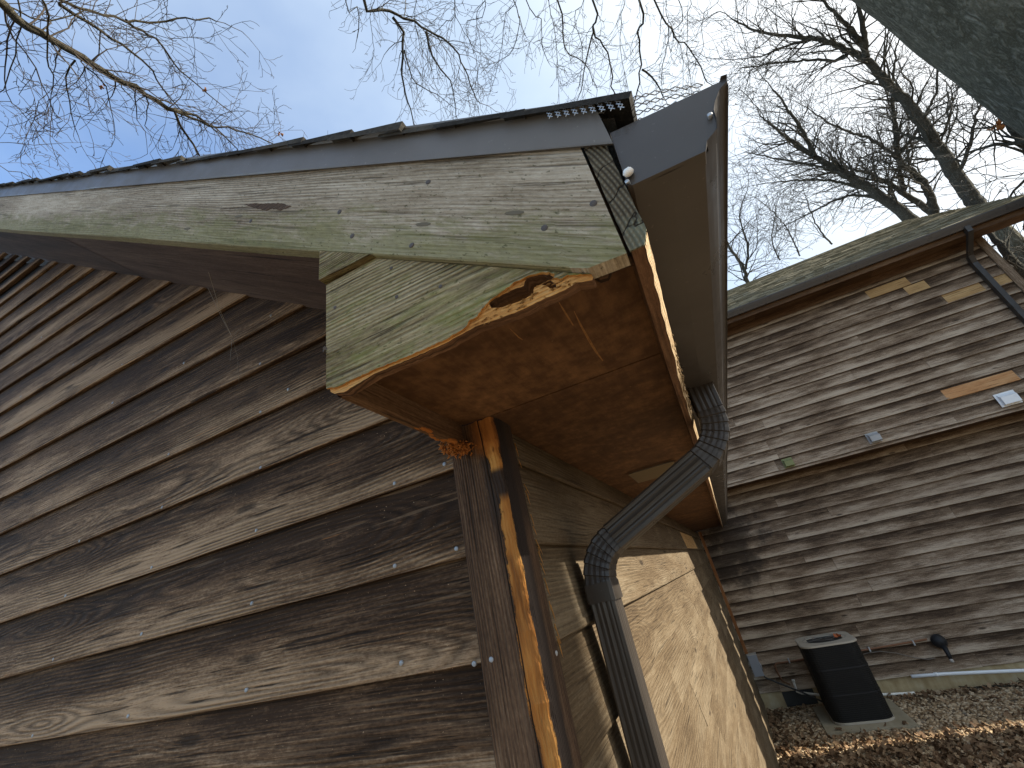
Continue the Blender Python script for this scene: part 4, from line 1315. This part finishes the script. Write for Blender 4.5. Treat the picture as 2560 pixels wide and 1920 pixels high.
for k in range(11000):
    x, y = rl.uniform(.0, 3.8), rl.uniform(5.7, 8.2)
    if .65 < x < 1.63 and 6.91 < y < 8.03: continue
    s = rl.uniform(.010, .021)*(1.5 if rl.random() < .12 else 1)
    sx, sy, sz = s*rl.uniform(.8, 1.5), s*rl.uniform(.7, 1.1), s*rl.uniform(.5, .8)
    ca, sa = math.cos(rl.uniform(0, 6.3)), 0
    an = rl.uniform(0, 6.3); ca, sa = math.cos(an), math.sin(an)
    b = len(m.v); sd = rl.random()
    for (a, b2, c) in ico:
        px, py, pz = a*sx, b2*sy, c*sz
        m.v.append((x + px*ca - py*sa, y + px*sa + py*ca, GZ + .006 + pz))
    for f in icf:
        m.face(tuple(b+i for i in f), [(0, 0)]*3, [(sd, .5)]*3, 0, True)
tag(m.build('gravel', M['stone']), 'tan pea gravel bed in front of the grey wall', 'gravel', kind='stuff')
m = MB()
pt = [(2.46, 8.10, -2.475), (2.58, 8.08, -2.505), (2.72, 8.07, -2.50), (2.85, 8.05, -2.505), (3.0, 8.02, -2.52), (3.3, 7.98, -2.525), (3.9, 7.9, -2.52)]
m.tube(pt, [.006, .010, .012, .012, .013, .014, .014], 7)
tag(m.build('fallen_twig', M['limb']), 'bare fallen twig lying along the foundation on the gravel', 'twig')

# cobweb strands on the gable
m = MB()
def strand(pts, r=.0007): m.tube([Vector(p) for p in pts], [r]*len(pts), 3)
A = Vector((-.93, -.10, .80)); Bq = Vector((-.90, -.012, .62)); Cq = Vector((-.84, -.012, .42)); D = Vector((-.80, -.18, .745))
strand([A, (A+Bq)*.5 + Vector((.004, 0, -.012)), Bq]); strand([Bq, (Bq+Cq)*.5 + Vector((.01, 0, 0)), Cq]); strand([D, (D+Bq)*.5 + Vector((0, 0, -.02)), Bq])
strand([Bq + Vector((.03, 0, .02)), Bq, Bq + Vector((.01, -.004, -.10))])
tag(m.build('cobweb', NT('web').out((.30, .27, .22), .7)), 'thin dusty cobweb strands hanging from the sloped rake soffit', 'cobweb')

# ------------------------------------------------------------------ trees
class TW:
    """thin three-sided twigs, no uv"""
    def __init__(s): s.v = []; s.f = []
    def tube(s, pts, rad, k=3, mi=0, cap=False):
        b = len(s.v); n = len(pts)
        t = (pts[-1] - pts[0])
        t = t.normalized() if t.length > 1e-9 else Vector((0, 0, 1))
        a = t.orthogonal().normalized(); c = t.cross(a)
        e = ((a.x, a.y, a.z), (-.5*a.x+.866*c.x, -.5*a.y+.866*c.y, -.5*a.z+.866*c.z), (-.5*a.x-.866*c.x, -.5*a.y-.866*c.y, -.5*a.z-.866*c.z))
        for p, r in zip(pts, rad):
            for q in e: s.v.append((p.x+q[0]*r, p.y+q[1]*r, p.z+q[2]*r))
        for i in range(n-1):
            o = b+i*3
            s.f += [(o, o+1, o+4, o+3), (o+1, o+2, o+5, o+4), (o+2, o, o+3, o+5)]
    def build(s, name, mat, parent):
        me = bpy.data.meshes.new(name)
        V = np.array(s.v, dtype=np.float32).reshape(-1, 3) - np.array(parent.location, dtype=np.float32)
        me.vertices.add(len(V)); me.vertices.foreach_set('co', V.ravel())
        F = np.array(s.f, dtype=np.int32)
        me.loops.add(F.size); me.loops.foreach_set('vertex_index', F.ravel())
        me.polygons.add(len(F)); me.polygons.foreach_set('loop_start', np.arange(0, F.size, 4, dtype=np.int32))
        me.polygons.foreach_set('use_smooth', np.ones(len(F), dtype=bool))
        me.materials.append(mat)
        me.update(calc_edges=True)
        o = bpy.data.objects.new(name, me); COL.objects.link(o); o.parent = parent
        return o
class Tree:
    def __init__(s, seed): s.limb = MB(); s.twig = TW(); s.r = random.Random(seed); s.n = 0; s.hub = None
def rv(r): return Vector((r.gauss(0, 1), r.gauss(0, 1), r.gauss(0, 1)))
def grow(T, p, d, L, r, lev, droop=0.0, step=.11, dens=1.0, minr=.0022, spread=.85):
    rr = T.r
    n = max(3, int(L/step))
    pts, rad = [p.copy()], [r]
    kids = []
    d = d.normalized()
    st = L/n
    for i in range(n):
        d = (d + rv(rr)*.21 + Vector((0, 0, droop*.12))).normalized()
        p = p + d*st
        pts.append(p.copy()); rad.append(max(minr, r*(1-.85*(i+1)/n)))
        if lev > 0 and rr.random() < dens*(.55 + .5*(i/n)):
            ax = rv(rr); ax = (ax - d*ax.dot(d)).normalized()
            cdv = (d*(1.0-.25*spread) + ax*spread*rr.uniform(.5, 1.0)).normalized()
            kids.append((p.copy(), cdv, L*rr.uniform(.28, .58)*(1-.35*i/n), max(minr, rad[-1]*rr.uniform(.45, .7))))
    k = 7 if r > .03 else (5 if r > .01 else 3)
    (T.limb if r > .010 else T.twig).tube(pts, rad, k, cap=False)
    T.n += n
    for (q, cdv, l, r2) in kids:
        grow(T, q, cdv, l, r2, lev-1, droop, step, dens*.92, minr, spread)
def limb(T, px, depth, r0, r1, lev=2, child=1.0, dens=1.0, droop=0.0, step=.11, every=.095, start=.05, spread=.85, minr=.0028, lead=None):
    """limb following picture points at a (start, end) distance; returns the 3-d points"""
    n = len(px)
    P = [at_depth(u, v, depth[0] + (depth[1]-depth[0])*i/(n-1)) for i, (u, v) in enumerate(px)]
    if lead is None and T.hub is not None and (px[0][0] < 0 or px[0][1] < 0): lead = [T.hub, (T.hub + P[0])*.5 + Vector((0, 0, .35))]
    if lead is not None: P = [Vector(q) for q in lead] + P
    L = sum((P[i+1]-P[i]).length for i in range(len(P)-1))
    m = max(6, int(L/.12))
    pts, rad = [], []
    acc = [0]
    for i in range(len(P)-1): acc.append(acc[-1] + (P[i+1]-P[i]).length)
    for k in range(m+1):
        s = L*k/m; i = 0
        while i < len(P)-2 and acc[i+1] < s: i += 1
        f = (s-acc[i])/max(1e-6, acc[i+1]-acc[i])
        # Catmull-Rom
        p0, p1, p2, p3 = P[max(i-1, 0)], P[i], P[i+1], P[min(i+2, len(P)-1)]
        q = .5*((2*p1) + (p2-p0)*f + (2*p0-5*p1+4*p2-p3)*f*f + (3*p1-p0-3*p2+p3)*f**3)
        jit = rv(T.r)*min(.012, r1*1.5)
        pts.append(q + jit); rad.append(r0 + (r1-r0)*k/m)
    T.limb.tube(pts, rad, 9 if r0 > .04 else 6, cap=False)
    s = max(L*start, (acc[len(lead)] + .12) if lead is not None else 0)
    while s < L:
        k = min(m-1, int(s/L*m))
        d = (pts[k+1]-pts[k]).normalized()
        ax = rv(T.r); ax = (ax - d*ax.dot(d)).normalized()
        cdv = (d*.75 + ax*spread).normalized()
        grow(T, pts[k], cdv, child*T.r.uniform(.45, 1.0)*(1-.35*s/L), max(minr, min(.009 if minr < .004 else .03, rad[k]*T.r.uniform(.3, .55))), lev, droop, step, dens, minr, spread)
        s += every*T.r.uniform(.5, 1.5)
    grow(T, pts[-1], pts[-1]-pts[-2], child*.7, r1*.9, lev, droop, step, dens, minr)
    return pts
def finish(T, name, label, base, trunk, mats, group=None, leaves=None):
    t = thing(name, label, 'tree', base, group)
    tb = MB()
    tb.tube([q for q, _ in trunk], [r for _, r in trunk], 20, cap=False)
    tb.build('trunk', mats[0], t)
    T.limb.build('limbs', mats[1], t)
    T.twig.build('crown', mats[2], t)
    if leaves: leaves.build('dead_leaves', M['leafdead'], t)
    return t

def z1_(a, b): return (a*.4219, b*.4219)
def z2_(a, b): return (800+a*.4792, b*.4792)
def z3_(a, b): return (1700+a*.4219, b*.4219)
# overhead tree, upper left: a long mossy limb with drooping twigs; trunk stands beyond the left of the frame
T = Tree(101)
tp = at_depth(-420, -330, 5.6)
T.hub = tp
A1 = limb(T, [z1_(0, 20), z1_(210, 180), z1_(400, 290), z1_(600, 410), z1_(800, 520), z1_(1040, 665)], (6.2, 7.6), 0.042, 0.025, 2, 1.5, .8, lead=[tp, at_depth(-200, -140, 5.9)])
limb(T, [z1_(1040, 665), z1_(1100, 790), z1_(1190, 940), z1_(1260, 1100)], (7.6, 8.2), 0.0168, 0.0087, 2, 1.1, .8)
limb(T, [z1_(1040, 665), z1_(1250, 740), z1_(1500, 800), z1_(1700, 900)], (7.6, 8.6), 0.0168, 0.0062, 2, 1.1, .8)
limb(T, [z1_(1250, 740), z1_(1330, 800), z1_(1430, 920), z1_(1480, 1010)], (8.0, 8.5), 0.0101, 0.005, 2, .9, .8)
limb(T, [z1_(-60, -10), z1_(70, 40), z1_(180, 110), z1_(420, 100), z1_(500, 60)], (6.6, 7.0), 0.0168, 0.005, 2, 1.0, .7)
limb(T, [z1_(240, -20), z1_(290, 150), z1_(270, 370), z1_(330, 450), z1_(300, 560)], (6.3, 6.9), 0.0146, 0.0044, 2, .9, .8)
limb(T, [z1_(100, -20), z1_(100, 300), z1_(40, 500), z1_(-20, 560)], (6.3, 6.7), 0.009, 0.0038, 2, .8, .8)
limb(T, [z1_(330, -10), z1_(600, 80), z1_(760, 125), z1_(920, 135), z1_(1100, 112), z1_(1280, 128)], (7.0, 8.0), 0.0246, 0.0075, 2, 1.3, .8)
limb(T, [z1_(750, 130), z1_(850, 190), z1_(950, 255), z1_(1050, 400), z1_(1200, 530), z1_(1400, 690)], (7.4, 8.6), 0.0146, 0.0044, 2, 1.1, .8)
limb(T, [z1_(360, 30), z1_(560, 160), z1_(720, 260), z1_(870, 380), z1_(960, 520), z1_(1100, 680)], (7.0, 8.0), 0.0168, 0.0062, 2, 1.2, .8)
limb(T, [z1_(450, 360), z1_(400, 450), z1_(410, 620), z1_(460, 800)], (6.9, 7.3), 0.009, 0.0038, 2, .9, .8)
limb(T, [z1_(500, 390), z1_(620, 500), z1_(660, 640), z1_(680, 780)], (7.0, 7.5), 0.0078, 0.0031, 2, .8, .8)
limb(T, [z1_(-30, 960), z1_(120, 1020), z1_(260, 1090)], (9.5, 9.6), 0.009, 0.005, 2, 1.2, 1.0)
limb(T, [z1_(-60, 560), z1_(60, 600), z1_(130, 660), z1_(250, 820)], (10, 10), 0.0112, 0.0038, 3, 1.2, .9)
limb(T, [z1_(-60, 800), z1_(60, 840), z1_(200, 860), z1_(330, 850)], (10, 10), 0.009, 0.0038, 3, 1.2, .9)
lf = MB()
for (u, v) in (z1_(1215, 525), z1_(610, 510), z1_(1665, 785)):
    for q in range(4): leaf(lf, at_depth(u + T.r.uniform(-6, 6), v + T.r.uniform(-6, 6), 7.9), .05, T.r.uniform(0, 6), 1, .6, .5, T.r)
finish(T, 'tree', 'bare tree reaching in from the upper left with a long mossy limb over the roof', (-5.4, -4.6, GZ),
       [(Vector((-5.4, -4.6, GZ-.1)), .36), (Vector((-5.4, -4.6, 0)), .27), (Vector((-5.0, -3.4, 3.4)), .2), (tp, .085)], (M['bark'], M['limb'], M['twig']), 'bare trees overhead', lf)

# overhead tree, top middle: dark drooping branches
T = Tree(202)
tp2 = Vector((1.0, -1.0, 10.5)); T.hub = tp2
limb(T, [z2_(230, -10), z2_(330, 45), z2_(500, 120), z2_(690, 240), z2_(760, 380), z2_(830, 540)], (8.2, 9.2), 0.0522, 0.0078, 2, 1.3, .85, lead=[tp2, Vector((-.6, 1.2, 9.7))])
limb(T, [z2_(380, 85), z2_(430, 170), z2_(430, 400), z2_(470, 560), z2_(495, 680)], (8.5, 9.0), 0.0233, 0.0078, 2, .8, .8)
limb(T, [z2_(440, 260), z2_(490, 420), z2_(600, 490), z2_(700, 560)], (8.6, 9.0), 0.0126, 0.0039, 2, .8, .8)
limb(T, [z2_(555, 160), z2_(590, 300), z2_(680, 430), z2_(715, 620)], (8.6, 9.2), 0.0197, 0.0055, 2, .9, .8)
limb(T, [z2_(120, -20), z2_(180, 20), z2_(210, 70), z2_(200, 200)], (7.6, 7.8), 0.0162, 0.0062, 1, .3, .4)
limb(T, [z2_(1000, -20), z2_(1040, 100), z2_(1010, 250), z2_(900, 350)], (9, 9.5), 0.0197, 0.0047, 2, 1.0, .8)
limb(T, [z2_(1070, -10), z2_(1150, 100), z2_(1160, 260), z2_(1200, 330)], (9, 9.5), 0.0197, 0.0047, 2, 1.0, .8)
limb(T, [z2_(1230, -30), z2_(1265, 170), z2_(1290, 270), z2_(1380, 330), z2_(1450, 470)], (9, 9.8), 0.0323, 0.0062, 2, 1.0, .8)
limb(T, [z2_(1415, -30), z2_(1425, 150), z2_(1500, 280), z2_(1540, 490), z2_(1560, 560)], (9, 9.8), 0.036, 0.0094, 2, .9, .8)
limb(T, [z2_(1430, 160), z2_(1390, 300), z2_(1360, 480), z2_(1330, 540)], (9.2, 9.6), 0.0144, 0.0047, 2, .8, .8)
limb(T, [z2_(1650, -30), z2_(1660, 180), z2_(1670, 360), z2_(1640, 540)], (9.4, 9.8), 0.0413, 0.0109, 2, .9, .8)
limb(T, [z2_(1680, 365), z2_(1740, 410), z2_(1800, 530)], (9.6, 9.9), 0.0197, 0.0078, 2, .8, .8)
limb(T, [z2_(1735, -20), z2_(1830, 160), z2_(1940, 270), z2_(2020, 430)], (9.4, 10.2), 0.0287, 0.0094, 2, .8, .8)
limb(T, [z2_(1860, -20), z2_(1830, 170), z2_(1790, 340), z2_(1780, 450)], (9.4, 9.8), 0.0162, 0.0047, 2, .7, .7)
limb(T, [z2_(700, -20), z2_(650, 120), z2_(560, 200)], (9, 9.4), 0.0162, 0.0047, 2, .9, .8)
limb(T, [z2_(860, -20), z2_(760, 120), z2_(800, 250)], (9, 9.4), 0.0144, 0.0047, 2, .9, .8)
rq = random.Random(77)
for u in (940, 1040, 1130, 1210, 1290, 1350, 1450, 1540, 1640, 1700, 1780, 1850, 1910):
    d0 = 9.0 + rq.uniform(-.5, 1.5); dx = rq.uniform(-70, 70)
    limb(T, [(u, -60), (u+dx*.3+rq.uniform(-15, 15), 40), (u+dx*.7+rq.uniform(-20, 20), 130), (u+dx, rq.uniform(170, 270))], (d0, d0+.5), .011, .004, 2, rq.uniform(.6, .95), .8, -.2)
finish(T, 'tree', 'bare tree with dark drooping branches hanging over the middle of the roof edge', (3.4, -4.2, GZ),
       [(Vector((3.4, -4.2, GZ-.1)), .40), (Vector((3.3, -4.1, 2)), .31), (Vector((2.4, -2.6, 7)), .22), (tp2, .12), (tp2 + Vector((.2, 1, 3)), .06)], (M['bark'], M['limbR'], M['twigR']), 'bare trees overhead')

# big oak trunk at the upper right, close to the house
OB = Vector((7.62, 6.40, GZ))
T = Tree(303)
for k in range(5):
    a = 1.2*k
    p = OB + Vector((0, 0, 17+.6*k))
    grow(T, p, Vector((math.cos(a)*.8+.3, math.sin(a)*.8, .8)), 4.5, .13, 2, .05, .35, .8)
t = thing('tree', 'massive grey green oak trunk crossing the upper right corner close above', 'tree', OB)
m = MB()
rows, us = [], []
K = 64
ro = random.Random(8)
for i in range(60):
    zz = GZ - .1 + 21*i/59
    R = 1.0*(1-.008*max(0, zz)) + .55*math.exp(-(zz-GZ)*1.6)
    lean = Vector((-.02*(zz-3), .012*(zz-3), 0))
    ring = []
    for j in range(K):
        a = 2*math.pi*j/K
        rr_ = R*(1 + .03*math.sin(a*3+.3*zz) + .018*math.sin(a*9+zz*.8) + .012*math.sin(a*17-zz*1.9) + ro.uniform(-.008, .008))
        ring.append(Vector((OB.x + rr_*math.cos(a), OB.y + rr_*math.sin(a), zz)) + lean)
    rows.append(ring); us.append(zz)
m.sweep(rows, [j*.06 for j in range(K+1)], us, closed=True, sm=True)
m.build('trunk', M['bark'], t)
T.limb.build('limbs', M['limbR'], t); T.twig.build('crown', M['twigR'], t)

# trees beyond the far house
def rtree(seed, label, trunkpx, depth, r0, limbs, cat='tree', leaves=None, lev=2, child=2.7, dens=1.3, gz_=GZ, kw=None):
    T = Tree(seed)
    kw = kw or {}
    main = limb(T, trunkpx, depth, r0, .018, lev, child, dens, .25, .26, .14, .15, .8, .0055)
    for px, d, ra, rb in limbs:
        limb(T, px, d, ra, rb, lev, child*.85, dens, .2, .26, .14, .06, .85, .0055)
    b = main[0]
    base = Vector((b.x, b.y, gz_))
    return finish(T, 'tree', label, base, [(base - Vector((0, 0, .1)), r0*1.7), (Vector((b.x, b.y, 0)), r0*1.25), (b, r0)], (M['bark'], M['limbR'], M['twigR']), 'bare trees beyond the far house')
rtree(401, 'tallest bare tree behind the far roof with its trunk forking under the big oak trunk',
      [(2451, 523), (2392, 443), (2345, 371), (2291, 287), (2227, 215), (2168, 152), (2113, 122), (2037, 97), (1902, 80), (1827, 46)], (17, 19), 0.182,
      [([(2168, 145), (2160, 84), (2151, 34), (2130, -30)], (18, 18.5), 0.086, 0.033), ([(2160, 122), (2122, 67), (2067, 13), (2040, -30)], (18, 18.6), 0.066, 0.026),
       ([(2037, 97), (1980, 110), (1900, 140), (1830, 150)], (18.2, 19), 0.04, 0.013), ([(2120, 135), (2090, 150), (1990, 152), (1850, 172)], (18, 19), 0.047, 0.013),
       ([(2392, 443), (2420, 380), (2440, 290), (2470, 220)], (17.2, 17.5), 0.053, 0.02), ([(2345, 371), (2300, 350), (2255, 335)], (17.4, 17.8), 0.06, 0.026)])
rtree(402, 'bare tree with two long limbs sweeping left above the far roof ridge',
      [(2300, 565), (2194, 485), (2122, 443), (2037, 392), (1970, 346), (1898, 287)], (18, 19.5), 0.169,
      [([(2037, 392), (2012, 338), (1962, 262), (1930, 220)], (18.8, 19.5), 0.073, 0.02), ([(2185, 480), (2100, 455), (2000, 450), (1900, 460)], (18.4, 19), 0.053, 0.013),
       ([(2122, 443), (2060, 420), (1960, 400), (1860, 380)], (18.4, 19), 0.047, 0.013), ([(2200, 500), (2120, 490), (2010, 540), (1950, 570)], (18.3, 19), 0.047, 0.013)])
rtree(403, 'bare tree behind the roof whose curved limb bends back upright',
      [(2345, 548), (2324, 485), (2299, 443), (2248, 400), (2240, 330), (2230, 240), (2236, 160), (2245, 100)], (19, 20), 0.119,
      [([(2248, 400), (2180, 350), (2100, 320), (2030, 280)], (19.5, 20), 0.053, 0.02), ([(2252, 380), (2290, 330), (2340, 230), (2345, 130)], (19.5, 20), 0.053, 0.02)])
rtree(404, 'bare tree rising straight from behind the middle of the far roof',
      [(2350, 548), (2282, 498), (2185, 439), (2113, 418), (2060, 400)], (20, 21), 0.112,
      [([(2261, 489), (2244, 392), (2232, 295), (2240, 202)], (20, 20.5), 0.066, 0.02), ([(2210, 455), (2120, 430), (2000, 330)], (20, 20.5), 0.04, 0.013)])
rtree(405, 'slim bare tree between the gutter end and the far roof',
      [(1880, 760), (1862, 680), (1843, 645), (1822, 615), (1800, 560), (1790, 500)], (22, 23), 0.092,
      [([(1862, 680), (1870, 620), (1850, 540), (1870, 470)], (22, 22.6), 0.053, 0.013), ([(1950, 650), (1930, 600), (1940, 520)], (22, 22.5), 0.034, 0.013), ([(2080, 610), (2040, 560), (2010, 480)], (22, 22.5), 0.034, 0.013), ([(2000, 640), (1960, 560), (1900, 500)], (23, 23.5), 0.034, 0.013)])
rtree(406, 'bare tree at the right edge with thick dark limbs and a few orange leaves',
      [(2620, 430), (2560, 359), (2502, 278), (2440, 190)], (14, 15), 0.112,
      [([(2580, 352), (2500, 362), (2438, 375), (2383, 401)], (14, 14.6), 0.047, 0.013), ([(2600, 420), (2540, 470), (2500, 520)], (14, 14.4), 0.034, 0.013)], child=2.0)
rtree(407, 'dark ivy clad tree right behind the far corner of the grey wall',
      [(2640, 790), (2560, 690), (2480, 590), (2440, 540)], (13, 14.5), 0.14, [([(2600, 740), (2570, 640), (2560, 560)], (13.2, 13.6), 0.034, 0.013)], child=1.5)
def offtree(seed, label, x, y, r0, h):
    T = Tree(seed)
    trunk = [(Vector((x, y, GZ-.1)), r0*1.5), (Vector((x, y, GZ+1)), r0*1.1), (Vector((x+.15, y, GZ+h*.5)), r0), (Vector((x-.1, y+.1, GZ+h)), r0*.7)]
    for k in range(9):
        a = k*2.4
        grow(T, Vector((x, y, GZ + h*(.74 + .03*k))), Vector((math.cos(a), math.sin(a), .7)), 3.6, r0*.3, 2, .1, .3, .8, .006)
    return finish(T, 'tree', label, (x, y, GZ), trunk, (M['bark'], M['limbR'], M['twigR']))
offtree(501, 'slim bare tree standing in the yard right of the house', 12.0, 1.93, .19, 15)
offtree(502, 'stout bare tree standing in the yard beside the far house', 15.0, 9.2, .5, 18)
# orange leaves still hanging at the right
m = MB()
rl = random.Random(6)
for k in range(9):
    leaf(m, at_depth(2490 + rl.uniform(-22, 22), 312 + rl.uniform(-14, 14), 14.3), .16, rl.uniform(0, 6), rl.uniform(-1, 1), .6, .5, rl)
o = m.build('dead_leaves', M['leafdead'])
par = [q for q in bpy.data.objects if q.parent is None and q.get('label', '').startswith('bare tree at the right edge')][0]
o.parent = par
for v_ in o.data.vertices: v_.co -= par.location
